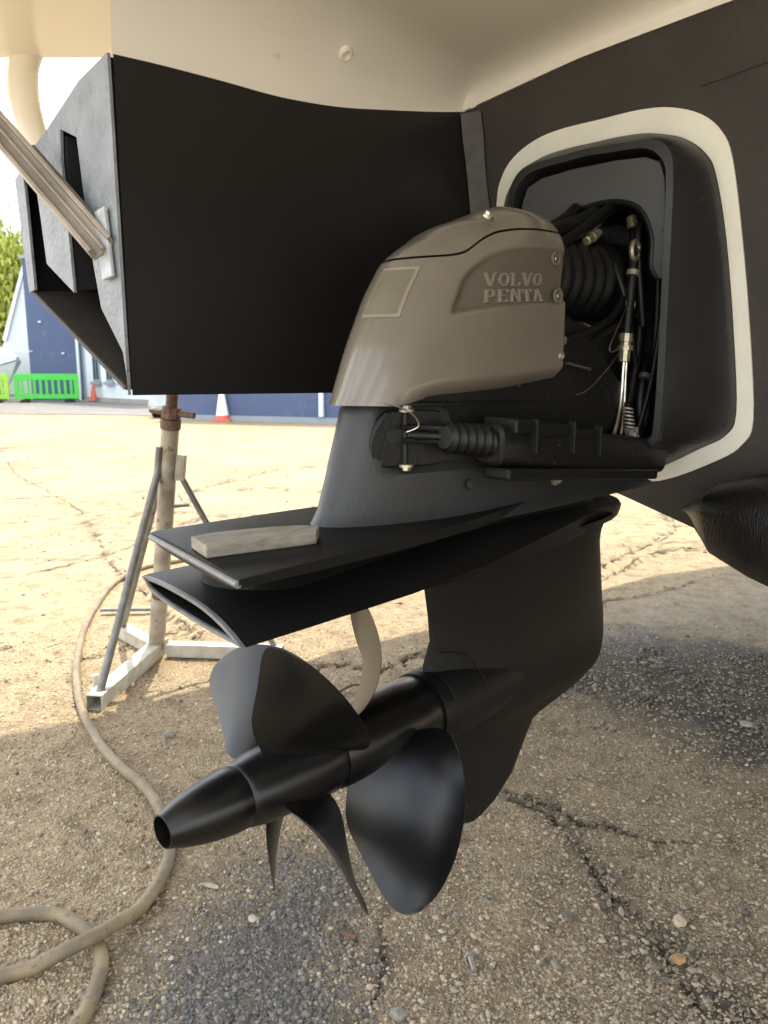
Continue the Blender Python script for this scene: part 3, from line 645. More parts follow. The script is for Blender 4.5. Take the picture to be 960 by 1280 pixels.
h_ = body[..., 2]-fz(CB, body[..., 0]); und = .016*np.clip((.020-h_)/.020, 0, 1)**1.6*np.clip((body[..., 0]-.685)/.05, 0, 1)
body2 = body-NB*(dep+und)[..., None]
lipb = body2[0].copy(); lip2 = lipb-NB[0]*.006; lip3 = lip2.copy(); lip3[:, 2] -= .004
cowl = drive.part('cowl', loft([lip2]+list(body2)+[body[-1]-NB[-1]*.006], (True, True)), M['cowl'], smooth=42)
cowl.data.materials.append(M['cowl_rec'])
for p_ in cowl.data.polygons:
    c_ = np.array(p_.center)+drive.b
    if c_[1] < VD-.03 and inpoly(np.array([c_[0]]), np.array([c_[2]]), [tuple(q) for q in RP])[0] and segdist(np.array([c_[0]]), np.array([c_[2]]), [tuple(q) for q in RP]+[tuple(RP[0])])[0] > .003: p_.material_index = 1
lid = csurf(lambda u: np.full_like(u, 1.237), lambda u: fz(LL, u)+.0014, 44)
NL = outward(lid)
lid_o = drive.part('cowl_lid', loft([lid[0]-NL[0]*.006]+list(lid), (True, True)), M['cowl'], smooth=40)
core = csurf(lambda u: fz(LL, u)+.006, lambda u: fz(LL, u)-.006, 3)
drive.part('lid_seal', loft([r-o*.0045 for r, o in zip(core, outward(core))], (True, True)), M['rubber'], smooth=40)
def on_cowl(u, z, off=0, near=True):
    """point on the near side of the cowl"""
    s_ = csec(z, 110)[:110]; v = float(np.interp(u, s_[:, 0], s_[:, 1])); v2 = float(np.interp(u+.01, s_[:, 0], s_[:, 1]))
    n = np.array([v2-v, -.01, 0]); n /= np.linalg.norm(n); return np.array([u, v, z])+n*off, n
# worn label on the aft shoulder
def patch(corners, off, m_, name, parent, k=10, thick=.0012):
    (u0, z0), (u1, z1), (u2, z2), (u3, z3) = corners; g = []
    for i in range(k+1):
        t = i/k; row = []
        for j in range(k+1):
            s_ = j/k
            u = (u0*(1-s_)+u1*s_)*(1-t)+(u3*(1-s_)+u2*s_)*t; z = (z0*(1-s_)+z1*s_)*(1-t)+(z3*(1-s_)+z2*s_)*t
            ua = interp(z, UA)
            row.append(on_cowl(max(u, ua+.002), z, off)[0])
        g.append(row)
    return drive.part(name, loft(g, (False, False), False), m_, parent, smooth=60)
LB = [(.688, 1.068), (.712, 1.071), (.743, 1.129), (.716, 1.124)]
def nose_patch(v0, v1, z0, z1, off_, m_, name, parent, k=12):
    g = []
    for i in range(k+1):
        z = z0+(z1-z0)*i/k; C_ = csec(z, 110); h = np.vstack([C_[110:][::-1][-60:] if False else C_[:1], C_[:1]])
        near_ = C_[:110]; far_ = np.vstack([C_[:1], C_[110:][::-1]])
        row = []
        for j in range(k+1):
            v = v0+(v1-v0)*j/k; T_ = near_ if v <= VD else far_
            o_ = np.argsort(np.abs(T_[:50, 1]-VD)); u = float(np.interp(abs(v-VD), np.abs(T_[:50, 1]-VD), T_[:50, 0]))
            n_ = np.array([-1.0, (v-VD)*9, .55]); n_ /= np.linalg.norm(n_); row.append(np.array([u, v, z])+n_*off_)
        g.append(row)
    return drive.part(name, loft(g, (False, False), False), m_, parent, smooth=60)
lb = nose_patch(.692, .646, 1.068, 1.130, .0012, M['frame'], 'label_frame', cowl)
nose_patch(.6895, .6495, 1.0715, 1.1265, .0020, M['sticker'], 'worn_label', lb)
# raised maker's lettering
def letter(ch):
    w, s = .16, .30
    def st(x0, y0, x1, y1, t=w):
        dx, dy = x1-x0, y1-y0; l = sqrt(dx*dx+dy*dy); nx, ny = -dy/l*t/2, dx/l*t/2
        return [(x0+nx, y0+ny), (x1+nx, y1+ny), (x1-nx, y1-ny), (x0-nx, y0-ny)]
    sf = lambda x, y, l=s: [(x-l/2, y-.045), (x+l/2, y-.045), (x+l/2, y+.045), (x-l/2, y+.045)]
    if ch == 'V': return [st(.12, 1, .44, 0, .20), st(.74, 1, .46, 0, .12), sf(.12, .955), sf(.74, .955, .26)]
    if ch == 'L': return [st(.2, 0, .2, 1, .20), sf(.2, .955, .36), sf(.4, .05, .66), st(.72, 0, .72, .30, .1)]
    if ch == 'P': return [st(.2, 0, .2, 1, .20), sf(.2, .045, .36), st(.1, .94, .6, .94, .12), st(.66, .92, .66, .5, .18), st(.2, .48, .6, .48, .12)]
    if ch == 'E': return [st(.2, 0, .2, 1, .20), st(.06, .95, .74, .95, .1), st(.06, .05, .74, .05, .1), st(.2, .5, .55, .5, .1), st(.74, 1, .74, .74, .09), st(.74, 0, .74, .26, .09)]
    if ch == 'N': return [st(.16, 0, .16, 1, .12), st(.72, 0, .72, 1, .12), st(.16, 1, .72, 0, .2), sf(.16, .045, .26), sf(.72, .955, .26)]
    if ch == 'T': return [st(.45, 0, .45, 1, .20), st(.08, .95, .82, .95, .1), sf(.45, .045, .36), st(.1, 1, .1, .74, .09), st(.8, 1, .8, .74, .09)]
    if ch == 'A': return [st(.12, 0, .44, 1, .12), st(.76, 0, .46, 1, .20), st(.25, .34, .65, .34, .1), sf(.12, .045, .26), sf(.76, .045, .3)]
    if ch == 'O':
        q = []
        for k in range(16):
            a, b_ = 2*pi*k/16, 2*pi*(k+1)/16
            q.append([(.45+.40*cos(a), .5+.5*sin(a)), (.45+.40*cos(b_), .5+.5*sin(b_)), (.45+.22*cos(b_), .5+.38*sin(b_)), (.45+.22*cos(a), .5+.38*sin(a))])
        return q
def rec_pt(u, z, off):
    p, n = on_cowl(u, z); d_ = segdist(np.array([u]), np.array([z]), [tuple(q) for q in RP]+[tuple(RP[0])])[0]
    de = min(d_/.007, 1)*.0018+min(max((1.168-z)/.075, 0), 1)*min(d_/.010, 1)*.009
    return p-n*(de-off)
for word, zb_, zs_ in (('VOLVO', 1.1105, .0165), ('PENTA', 1.090, .0165)):
    for i, ch in enumerate(word):
        g = Geo(); u0 = .820+i*.0240
        for li, qd in enumerate(letter(ch)):
            zsl = lambda x: zb_+(x-.820)*.075
            pts = [(u0+x*.0255, zsl(u0+x*.0255)+y*zs_) for x, y in qd]
            o_ = .0026+.00008*(li % 5)
            vs = [rec_pt(u, z, -.001) for u, z in pts]+[rec_pt(u, z, o_) for u, z in pts]
            g.add(vs, [(0, 1, 2, 3), (7, 6, 5, 4)]+[(k, (k+1) % 4, 4+(k+1) % 4, 4+k) for k in range(4)])
        drive.part('raised_letter', (g.v, g.f), M['lettering'], cowl, bevel=.0003, seg=1)
# bolts in round pockets on the cowl's forward edge, and on the lid
def hexbolt(p, n, r, h, name, m_, parent, washer=True):
    p, n = np.array(p, float), np.array(n, float); n /= np.linalg.norm(n); a = np.cross(n, [.3, .2, .9]); a /= np.linalg.norm(a); b_ = np.cross(n, a)
    g = Geo(); ring = lambda rr, hh, k, ph=0: [p+n*hh+rr*(cos(q+ph)*a+sin(q+ph)*b_) for q in np.linspace(0, 2*pi, k, endpoint=False)]
    if washer: g.add(*loft([ring(r*1.6, -.002, 16), ring(r*1.6, .0012, 16)]))
    g.add(*loft([ring(r, 0, 6), ring(r, h*.85, 6), ring(r*.85, h, 6)]))
    return drive.part(name, (g.v, g.f), m_, parent, smooth=30)
for u, z in ((.968, 1.158), (.972, 1.108)):
    p, n = on_cowl(u, z); a = np.array([1, 0, 0.]); b_ = np.array([0, 0, 1.]); p = np.array(p)-n*.002
    rr = [[p+n*h+r*(cos(q)*a+sin(q)*b_) for q in np.linspace(0, 2*pi, 20, endpoint=False)] for r, h in ((.0105, 0), (.0105, .0035), (.0085, .0038), (.0082, 0))]
    bb = drive.part('bolt_boss', loft(rr, (False, True)), M['cowl'], cowl, smooth=40)
    hexbolt(p, n, .004, .003, 'cowl_bolt', M['steel'], cowl, False)
p, n = on_cowl(.988, 1.026); hexbolt(p, n, .0045, .004, 'cowl_bolt', M['bolt'], cowl)
for u, v, z in ((.855, .627, 1.203), (.955, .622, 1.209)): hexbolt((u, v, z), (0, -.55, .83), .0055, .006, 'lid_bolt', M['steel'], lid_o)
# ---- dark skirt under the cowl
sk = []
for z, ua, uf, w in ((.905, .735, 1.20, .080), (.91, .72, 1.20, .0835), (.955, .70, 1.20, .0845), (.972, .672, 1.20, .0825), (1.02, .70, 1.10, .080), (1.03, .72, 1.0, .06)):
    sk.append([(x, y, z) for x, y in plan(ua, uf, w, 30)])
drive.part('upper_gear_housing', loft(sk), M['ram'], smooth=40)
# ---- grey upper leg
secs = []
for z, ua, uf, w in ((.808, .592, 1.36, .100), (.815, .596, 1.34, .094), (.822, .602, 1.31, .087), (.835, .610, 1.28, .081), (.872, .6235, 1.25, .0795), (.878, .6255, 1.245, .0793), (.882, .627, 1.243, .079), (.890, .629, 1.24, .079), (.93, .643, 1.22, .080), (.958, .652, 1.20, .082), (.9625, .655, 1.19, .079)):
    k_ = min(max((z-.878)/.012, 0), 1)
    secs.append([(x, y+(.013*k_*min(max((x-.672)/.022, 0), 1) if y < VD else 0), z) for x, y in plan(ua, uf, w, 60, nose=.5)])
leg_o = drive.part('upper_leg', loft(secs), M['leg'], smooth=40)
# recessed clevis plate on the near and far side, with fork, pin and bolts
for sg in (-1,):
    V0 = VD+sg*.078
    q = cat([(.660, .896), (.662, .925), (.676, .953), (.70, .957), (.745, .956), (.752, .948), (.752, .895), (.74, .888), (.70, .888), (.668, .889)], 4, True)
    sv = lambda u: VD-.0795*(1-(1-min(1, max(u-.640, .001)/.28))**2.1)**.5
    sdm = drive.part('ram_mount', loft([[(u, sv(u)+.004, z) for u, z in q], [(u, sv(u)-.0015, z) for u, z in q], [((u-.706)*.96+.706, sv(u)-.0040, (z-.923)*.95+.923) for u, z in q]]), M['ram'], smooth=30)
    drive.part('slot_shade_sheet', loft([[(u, sv(u)-.0046, z) for u, z in cat([(.676, .927), (.680, .934), (.70, .9355), (.74, .934), (.74, .918), (.70, .917), (.68, .919)], 4, True)], [(u, sv(u)-.0041, z) for u, z in cat([(.676, .927), (.680, .934), (.70, .9355), (.74, .934), (.74, .918), (.70, .917), (.68, .919)], 4, True)]]), M['dark'], sdm)  # thin dark sheet on the plate, painted shade of a slot
    V0 = sv(.70)+.002
    for z0 in (.934, .918):
        drive.part('clevis_fork', tube([(.690, V0+sg*.010, z0+.002), (.712, V0+sg*.016, z0+.002), (.735, VD-.1, z0+.001)], .0036, 8), M['ram'], sdm, smooth=40)
    drive.part('rod_end', tube([(.700, V0+sg*.010, .927), (.735, VD-.1, .925)], [.0048, .0048], 12), M['ram'], sdm, smooth=40)
    drive.part('clevis_pin', cyl((.700, V0+sg*.006, .889), (.700, V0+sg*.006, .958), .0040), M['ram'], sdm, smooth=40)
    hexbolt((.700, V0+sg*.008, .957), (0, 0, 1), .0060, .006, 'clevis_nut', M['bolt'], sdm)
    hexbolt((.700, V0+sg*.008, .889), (0, 0, -1), .0058, .006, 'clevis_nut', M['brass'], sdm)
    if sg < 0: drive.part('earth_wire', tube(cat([(.668, sv(.668)-.006, .966), (.684, sv(.684)-.012, .962), (.700, sv(.70)-.018, .951), (.706, sv(.706)-.018, .938), (.698, sv(.70)-.008, .931)], 6), .0011, 6), M['steel'], sdm)
    # ram: boot, cylinder casting, ribs
    ax0, ax1 = np.array([.722, VD+sg*.098, .925]), np.array([.806, VD+sg*.108, .916])
    pts, rs = [], []
    for k in range(61):
        t = k/60; pts.append(ax0+(ax1-ax0)*t); rs.append(.0135+.0060*(.5+.5*cos(t*2*pi*6+pi))**.75+.003*t)
    drive.part('ram_boot', tube(pts, rs, 20), M['rubber'], smooth=50)
    rows = []
    for t, hh, ww in ((0, .022, .020), (.01, .027, .024), (.18, .028, .026), (.5, .030, .028), (.85, .030, .028), (.98, .028, .026), (1, .018, .018)):
        u = .793+t*.487; zc = .913-.052*t; vc = VD+sg*(.110)
        rows.append([(u, vc+ww*np.sign(cos(a))*abs(cos(a))**.55, zc+hh*np.sign(sin(a))*abs(sin(a))**.6) for a in np.linspace(0, 2*pi, 20, endpoint=False)])
    cy_o = drive.part('trim_ram', loft(rows), M['ram'], smooth=38)
    for u0, u1, dz in ((.815, .86, .003), (.86, .955, .001), (.955, 1.03, -.001)):
        zc = .913-.052*((u0+u1)/2-.793)/.487
        drive.part('ram_rib', prism([(u0+.002, VD+sg*.085, zc+.020), (u0+.002, VD+sg*.085, zc+.036+dz), (u1-.002, VD+sg*.085, zc+.034+dz), (u1-.002, VD+sg*.085, zc+.020)], (0, sg*.053, -.003)), M['ram'], cy_o, bevel=.003)
        drive.part('ram_rib', prism([(u1-.005, VD+sg*.13, zc-.010), (u1-.005, VD+sg*.13, zc+.035), (u1, VD+sg*.13, zc+.035), (u1, VD+sg*.13, zc-.010)], (0, sg*.014, 0)), M['ram'], cy_o, bevel=.001)
    drive.part('ram_lower_rail', prism([(.80, VD+sg*.10, .868), (.80, VD+sg*.10, .884), (1.235, VD+sg*.10, .846), (1.235, VD+sg*.10, .828)], (0, sg*.040, 0)), M['ram'], cy_o, bevel=.004)
    hexbolt((.955, VD+sg*.115, .855), (0, sg*.9, -.2), .007, .007, 'pivot_bolt', M['bolt'], cy_o)
for (u, v, z) in ((.80, .6035, .858), (1.02, .6045, .856)): hexbolt((u, v, z), (0, -1, .05), .0048, .003, 'leg_plug', M['leg'], leg_o)
drive.part('leg_joint', loft([[(x, y, .9622) for x, y in plan(.6535, 1.19, .0835, 34, nose=.5)], [(x, y, .9648) for x, y in plan(.6535, 1.19, .0835, 34, nose=.5)]]), M['rubber'], leg_o)
# ---- anti-ventilation plate (upper) and exhaust outlet (lower)
def strip(rows_, name, m_, **k): return drive.part(name, loft(rows_), m_, **k)
rows = []
for u_n, u_f, zt, th, wn in ((.398, .452, .8165, .013, .125), (.404, .458, .8175, .015, .126), (.50, .54, .818, .018, .124), (.62, .64, .818, .020, .119), (.76, .77, .818, .020, .108), (.93, .93, .822, .020, .086), (1.06, 1.06, .822, .018, .062), (1.20, 1.20, .818, .016, .03), (1.30, 1.30, .812, .012, .008)):
    row = []
    for s_ in np.linspace(-1, 1, 9): row.append((u_n+(u_f-u_n)*(s_+1)/2, VD+s_*wn, zt+.002*(1-s_*s_)))
    for s_ in np.linspace(1, -1, 9): row.append((u_n+(u_f-u_n)*(s_+1)/2, VD+s_*wn*(.985), zt-th*(1-.35*abs(s_)**4)))
    rows.append(row)
strip(rows, 'upper_plate', M['legblack'], smooth=35)
# bare worn aft edge
drive.part('plate_edge', tube([(.3975+.054*(s_+1)/2, VD+s_*.1235, .8115) for s_ in np.linspace(-1, 1, 8)], .0035, 8, flat=1), M['edge'], smooth=40)
OUT = []
for u_n, u_f, zt_n, zt_m, zt_f, zb, wn in ((.398, .440, .752, .772, .766, .7495, .127), (.41, .45, .752, .7725, .767, .749, .1275), (.50, .53, .752, .776, .768, .746, .126), (.64, .66, .752, .783, .769, .742, .122), (.80, .81, .756, .79, .770, .735, .112), (.95, .95, .764, .795, .772, .731, .094), (1.10, 1.10, .768, .797, .772, .728, .070), (1.22, 1.22, .768, .790, .770, .730, .042), (1.30, 1.30, .765, .782, .765, .733, .034), (1.335, 1.335, .760, .776, .760, .737, .026), (1.362, 1.362, .756, .768, .756, .743, .015), (1.376, 1.376, .754, .761, .754, .749, .006), (1.379, 1.379, .754, .757, .754, .752, .002)):
    row = []
    for s_ in np.linspace(-1, 1, 13):
        zt = zt_m+(zt_n-zt_m)*abs(min(s_, 0))**2.4+(zt_f-zt_m)*max(s_, 0)**3
        row.append((u_n+(u_f-u_n)*(s_+1)/2, VD+s_*wn, zt))
    for s_ in np.linspace(1, -1, 13)[1:-1]:
        zbb = zb+(zt_f-.008-zb)*max(s_, 0)**3-.0+(.004)*abs(min(s_, 0))**3
        row.append((u_n+(u_f-u_n)*(s_+1)/2, VD+s_*wn*.99, zbb))
    OUT.append(row)
def inset(row, k, du=0):
    R_ = np.array(row); c_ = R_.mean(0); o = R_.copy()
    T_ = np.roll(R_, -1, 0)-np.roll(R_, 1, 0); n_ = np.stack([0*T_[:, 0], -T_[:, 2], T_[:, 1]], 1); n_ /= np.linalg.norm(n_, axis=1)[:, None]+1e-9
    if ((R_-c_)*n_).sum() > 0: n_ = -n_
    o += n_*k; o[:, 0] += du; return o
drive.part('exhaust_outlet', loft([inset(OUT[0], .0035, .16)*0+inset(OUT[1], .0035, .16), inset(OUT[0], .0035, .001)]+OUT, (True, True)), M['legblack'], smooth=35)
drive.part('outlet_rim', loft([inset(OUT[0], .0036, .002), inset(OUT[0], .0034, -.0012), inset(OUT[0], -.0004, -.0012), inset(OUT[0], -.0006, .003)], (False, False)), M['edge'], smooth=50)
# web between the plates
rows = []
for z in (.770, .785, .795, .802):
    k = 1+.25*abs(z-.787)/.017
    rows.append([(x, y, z) for x, y in plan(.470-.012*k, 1.22, .060*k, 24, nose=.10, vc=VD+.012)])
drive.part('plate_web', loft(rows), M['legblack'], smooth=50)
# ---- lower leg, gear case and skeg
rows = []
for z, ua, uf, w in ((.752, .79, 1.30, .060), (.742, .795, 1.292, .048), (.72, .80, 1.288, .038), (.70, .802, 1.288, .034), (.66, .810, 1.296, .033), (.62, .815, 1.302, .034), (.585, .80, 1.304, .039), (.56, .80, 1.304, .045), (.52, .80, 1.304, .049), (.495, .80, 1.303, .047), (.479, .80, 1.302, .043), (.462, .805, 1.288, .037), (.450, .81, 1.272, .028), (.440, .815, 1.245, .024), (.430, .82, 1.195, .020), (.420, .822, 1.122, .017), (.410, .825, 1.094, .0145), (.38, .832, 1.072, .012), (.33, .852, 1.036, .010), (.30, .878, .99, .008), (.290, .900, .955, .007), (.286, .918, .937, .005)):
    rows.append([(x, y, z) for x, y in plan(ua, uf, w, 22, nose=.42, front=.55, ex=.75)])
low = drive.part('lower_leg', loft(rows), M['legblack'], smooth=50)
drive.part('gear_case', lathe_u([(.812, .0), (.812, .050), (.816, .0560), (.86, .0570), (.93, .0545), (1.02, .046), (1.10, .032), (1.16, .015), (1.18, .0)], VD, ZS, 40), M['legblack'], low, smooth=50)
drive.part('casting_line', tube([(.803, .657, .613), (.83, .651, .607), (.858, .647, .598), (.880, .640, .565), (.897, .634, .532)], .0013, 6), M['legblack'], low)
drive.part('shaft_collar', lathe_u([(.790, .040), (.790, .0550), (.800, .0565), (.812, .0565), (.812, .050)], VD, ZS, 40), M['rubber'], low, smooth=40)

# ---- propellers
def blade_geo(p, phi, hand, tmax=.0075, cam=.05, ns=26, nc=15):
    u0, R, pitch, ch, rake, sk, sk2, rk2, sm, rw, r0 = p
    G = np.zeros((ns, nc, 3)); ss = 1-(1-np.linspace(0, 1, ns))**1.8
    cc = np.sin(np.linspace(-pi/2, pi/2, nc)); TH_ = np.zeros((ns, nc))
    for i, s in enumerate(ss):
        r = r0+(R-r0)*s
        q = sqrt(max(0, 1-((s-sm)/(1-sm))**2)) if s > sm else rw+(1-rw)*sin(min(1, s/sm)*pi/2)
        c = ch*max(q, .02); b_ = atan2(pitch, 2*pi*r)
        for j, x in enumerate(cc):
            f = phi+hand*(sk*s+sk2*s*s)+hand*x*c/2*cos(b_)/r
            u = u0+R*(rake*s+rk2*s*s)+x*c/2*sin(b_)
            G[i, j] = (u, VD+r*sin(f), ZS+r*cos(f)); TH_[i, j] = (tmax*(1-s)**1.1+.0016)*(1-.88*x*x)
            G[i, j, 0] -= cam*c*(1-x*x)
    du = np.gradient(G, axis=0); dv = np.gradient(G, axis=1); n = np.cross(du, dv); n /= np.linalg.norm(n, axis=-1, keepdims=True)+1e-12
    A_ = G+n*TH_[..., None]/2; B_ = G-n*TH_[..., None]/2
    vs = list(A_.reshape(-1, 3))+list(B_.reshape(-1, 3)); K = ns*nc; fs = []
    for i in range(ns-1):
        for j in range(nc-1):
            a = i*nc+j; fs += [(a, a+1, a+nc+1, a+nc), (K+a, K+a+nc, K+a+nc+1, K+a+1)]
    per = [i*nc for i in range(ns)]+[(ns-1)*nc+j for j in range(1, nc)]+[i*nc+nc-1 for i in range(ns-2, -1, -1)]+[j for j in range(nc-2, 0, -1)]
    for a, b_ in zip(per, per[1:]+per[:1]): fs.append((a, b_, K+b_, K+a))
    return vs, fs
XA = [.5489, .1979, .6231, .1477, .1656, .2072, -.4413, -.4235, .3716, .5457, .0354]
XB = [.5566, .2083, .6399, .1458, .3141, -.2928, -.2095, -.2161, .2319, .6029, .0354]
XD = [.5348, .1679, .7731, .0998, .2958, -.0048, -.1139, -.2443, .6548, .2957, .0354]
XF = [.6735, .2147, .5768, .185, .2134, -.3645, -.032, -.4343, .3694, .60, .045]
ap = drive.part('aft_propeller', lathe_u([(.612, .030), (.612, .0440), (.604, .0462), (.56, .0465), (.50, .0425), (.479, .0385), (.4745, .0372), (.4725, .0358)], VD, ZS, 44), M['prop'], smooth=35)
drive.part('tail_cone', lathe_u([(.50, .030), (.4725, .0362), (.470, .0372), (.455, .0368), (.435, .0345), (.415, .0305), (.397, .0255), (.384, .0208), (.377, .0184), (.3765, .0170), (.385, .0165), (.44, .016), (.44, .0)], VD, ZS, 44), M['prop'], ap, smooth=35)
for X_, ph, cm in ((XA, -.5503, .05), (XB, .6981, 0), (XA, -.5503-pi/2, .05), (XD, 2.8641, .03)):
    drive.part('blade', blade_geo(X_, ph, -1, cam=cm), M['prop'], ap, smooth=60)
fp = drive.part('forward_propeller', lathe_u([(.612, .03), (.612, .0455), (.617, .0470), (.66, .0505), (.74, .0525), (.786, .053), (.790, .051), (.790, .03)], VD, ZS, 44), M['prop'], smooth=35)
for k in (0, 1, 2):
    drive.part('blade', blade_geo(XF, -1.9751+k*2*pi/3, 1, cam=-.028), M['prop'], fp, smooth=60)

# ---- mount: shield on the transom, bellows, hoses
VC = .690
lip = [(0, .860), (.10, .862), (.145, .882), (.160, .925), (.158, 1.2), (.155, 1.30), (.147, 1.341), (.118, 1.362), (.05, 1.367), (0, 1.369)]
def off(half, k): return [(max(0, a-k) if a > 0 else 0, z+(k if z < 1.1 else -k)*(1 if (z > 1.32 or z < .9) else 0)) for a, z in half]
base = contour(half_i, .702, 5); n0 = len(base)
def resamp(C, n):
    C = np.vstack([C, C[:1]]); d_ = np.r_[0, np.cumsum(np.linalg.norm(np.diff(C, axis=0), axis=1))]; t = np.linspace(0, d_[-1], n, endpoint=False)
    return np.stack([np.interp(t, d_, C[:, i]) for i in range(C.shape[1])], 1)
NS = 120
cb, cl, cl2, cl3 = [resamp(contour(h, v_, 5), NS) for h, v_ in ((half_i, .702), (lip, VC), (off(lip, .004), VC), (off(lip, .015), VC))]
cl4 = resamp(contour(off(lip, .017), VC, 5), NS)
secs = [[(tr_u(z)+.002, v, z) for v, z in cb], [(tr_u(z)-.03, .702+(v-.702)*.975+(VC-.702)*.2, 1.11+(z-1.11)*.985) for v, z in cb], [(1.214, v, z) for v, z in cl], [(1.206, v, z) for v, z in cl2], [(1.205, v, z) for v, z in cl3], [(1.215, v, z) for v, z in cl4], [(1.300, v, z) for v, z in cl4]]
sh = drive.part('transom_shield', loft(secs, (False, True)), M['shield'], smooth=32)
k_ = .9846
pa = cat([(.560, 1.150), (.571, 1.170), (.573, 1.216), (.595, 1.259), (.636, 1.277), (.694, 1.275), (.755, 1.250), (.80, 1.20)], 4)
pa = [(a, b) for a, b in pa]
drive.part('inner_plate', prism([(1.2165, v, z) for v, z in [(.5495, 1.150), (.5495, 1.21), (.557, 1.30), (.566, 1.325), (.590, 1.337), (.64, 1.341), (.72, 1.341), (.78, 1.336), (.808, 1.325), (.818, 1.30), (.826, 1.20)]+pa[::-1]], (.006, 0, 0)), M['plate'], sh, bevel=.0012)
drive.part('knock_out_disc', loft([[(1.217-du, .5580+.0065*cos(a), 1.229+.0095*sin(a)) for a in np.linspace(0, 2*pi, 18, endpoint=False)] for du in (0, .002)]), M['plate'], sh, smooth=40)
# arched rubber grommet over the hoses
ar = [(1.2185, a, b) for a, b in pa]
drive.part('dish_shade_sheet', prism([(1.296, v, z) for v, z in ((.55, .90), (.55, 1.33), (.83, 1.33), (.83, .90))], (.003, 0, 0)), M['rubber'], sh)  # black sheet over the dish floor, painting the cavity's shade
drive.part('hose_grommet', tube(ar, .005, 8), M['rubber'], sh, smooth=40)
bp_, br = [], []
for k in range(81):
    t = k/80; bp_.append((.985+t*.305, VD-.004, 1.147+.010*t)); br.append(.058+.0085*(.5+.5*cos(t*2*pi*9))**.7)
drive.part('drive_bellows', tube(bp_, br, 36), M['rubber'], smooth=50)
bp_, br = [], []
for k in range(61):
    t = k/60; bp_.append((1.12+t*.17, VD+.02, .955+.012*t)); br.append(.040+.006*(.5+.5*cos(t*2*pi*6))**.7)
drive.part('exhaust_bellows', tube(bp_, br, 30), M['rubber'], smooth=50)
rows = []
for u, w, z0, z1 in ((.99, .074, .99, 1.10), (1.05, .078, .965, 1.085), (1.12, .08, .93, 1.05), (1.20, .085, .885, .99), (1.295, .088, .875, .97)):
    rows.append([(u, VD+a*w, z) for a, z in ((-1, z0+.01), (-.9, z0), (.9, z0), (1, z0+.01), (1, z1-.01), (.9, z1), (-.9, z1), (-1, z1-.01))])
drive.part('suspension_fork', loft(rows), M['ram'], smooth=35)
# oil spray and salt on the fork is left to its material; hoses and pipes
def hose(name, pts, r, m_, par=None, n=10): return drive.part(name, tube(cat(pts, 8), r, n), m_, par, smooth=50)
hose('hydraulic_hose', [(1.285, .66, 1.262), (1.262, .63, 1.245), (1.232, .608, 1.215), (1.214, .600, 1.16), (1.207, .600, 1.10), (1.203, .600, 1.055)], .0085, M['rubber'])
hose('hydraulic_hose', [(1.285, .63, 1.24), (1.275, .618, 1.20), (1.270, .610, 1.13), (1.262, .606, 1.05), (1.24, .603, .98), (1.215, .60, .93)], .0085, M['rubber'])
hose('hydraulic_hose', [(1.29, .60, 1.22), (1.292, .592, 1.16), (1.288, .588, 1.05), (1.275, .586, .97), (1.262, .59, .90)], .0075, M['rubber'])
hose('water_hose', [(1.288, .70, 1.268), (1.22, .672, 1.262), (1.14, .655, 1.238), (1.06, .65, 1.213), (1.0, .655, 1.196)], .013, M['rubber'])
hose('water_hose', [(1.288, .665, 1.285), (1.24, .652, 1.275), (1.19, .645, 1.254), (1.12, .640, 1.222), (1.05, .640, 1.19)], .010, M['rubber'])
hose('shift_cable', [(1.288, .63, 1.21), (1.24, .612, 1.17), (1.17, .602, 1.10), (1.10, .600, 1.07), (1.03, .603, 1.052), (.99, .606, 1.048)], .006, M['rubber'])
drive.part('cable_end', cyl((1.012, .603, 1.049), (.985, .606, 1.046), .0075), M['brass'], smooth=40)
def fitting(a, b_, r, name='hose_fitting', m_='brass'):
    a, b_ = np.array(a, float), np.array(b_, float); P_ = [a+(b_-a)*t for t in (0, .02, .3, .31, .42, .43, .6, .61, .98, 1)]
    return drive.part(name, tube(P_, [r*.7, r, r, r*.8, r*.8, r*1.15, r*1.15, r*.85, r*.85, r*.6], 10), M[m_], smooth=25)
fitting((1.128, .642, 1.222), (1.176, .645, 1.240), .0082)
fitting((1.118, .632, 1.203), (1.162, .635, 1.222), .0072)
fitting((1.255, .628, 1.256), (1.247, .618, 1.232), .0085)
drive.part('hose_clip', tube([(1.212+.012*cos(a), .597, 1.196+.014*sin(a)) for a in np.linspace(0, 2*pi, 14)], .0045, 7), M['brass'], smooth=40)
fitting((1.203, .600, 1.066), (1.200, .600, 1.020), .0115)
pipe = hose('trim_pipe', [(1.200, .600, 1.03), (1.199, .600, 1.00), (1.196, .599, .965), (1.184, .596, .932), (1.162, .592, .905), (1.142, .588, .897), (1.12, .586, .898)], .0040, M['steel'])
hose('trim_pipe', [(1.203, .597, 1.03), (1.203, .597, .99), (1.200, .595, .955), (1.188, .590, .925), (1.172, .585, .899)], .0028, M['steel'])
fitting((1.126, .586, .899), (1.105, .585, .899), .0065, 'pipe_union', 'ram'); fitting((1.173, .585, .905), (1.170, .585, .888), .006, 'pipe_union', 'ram')
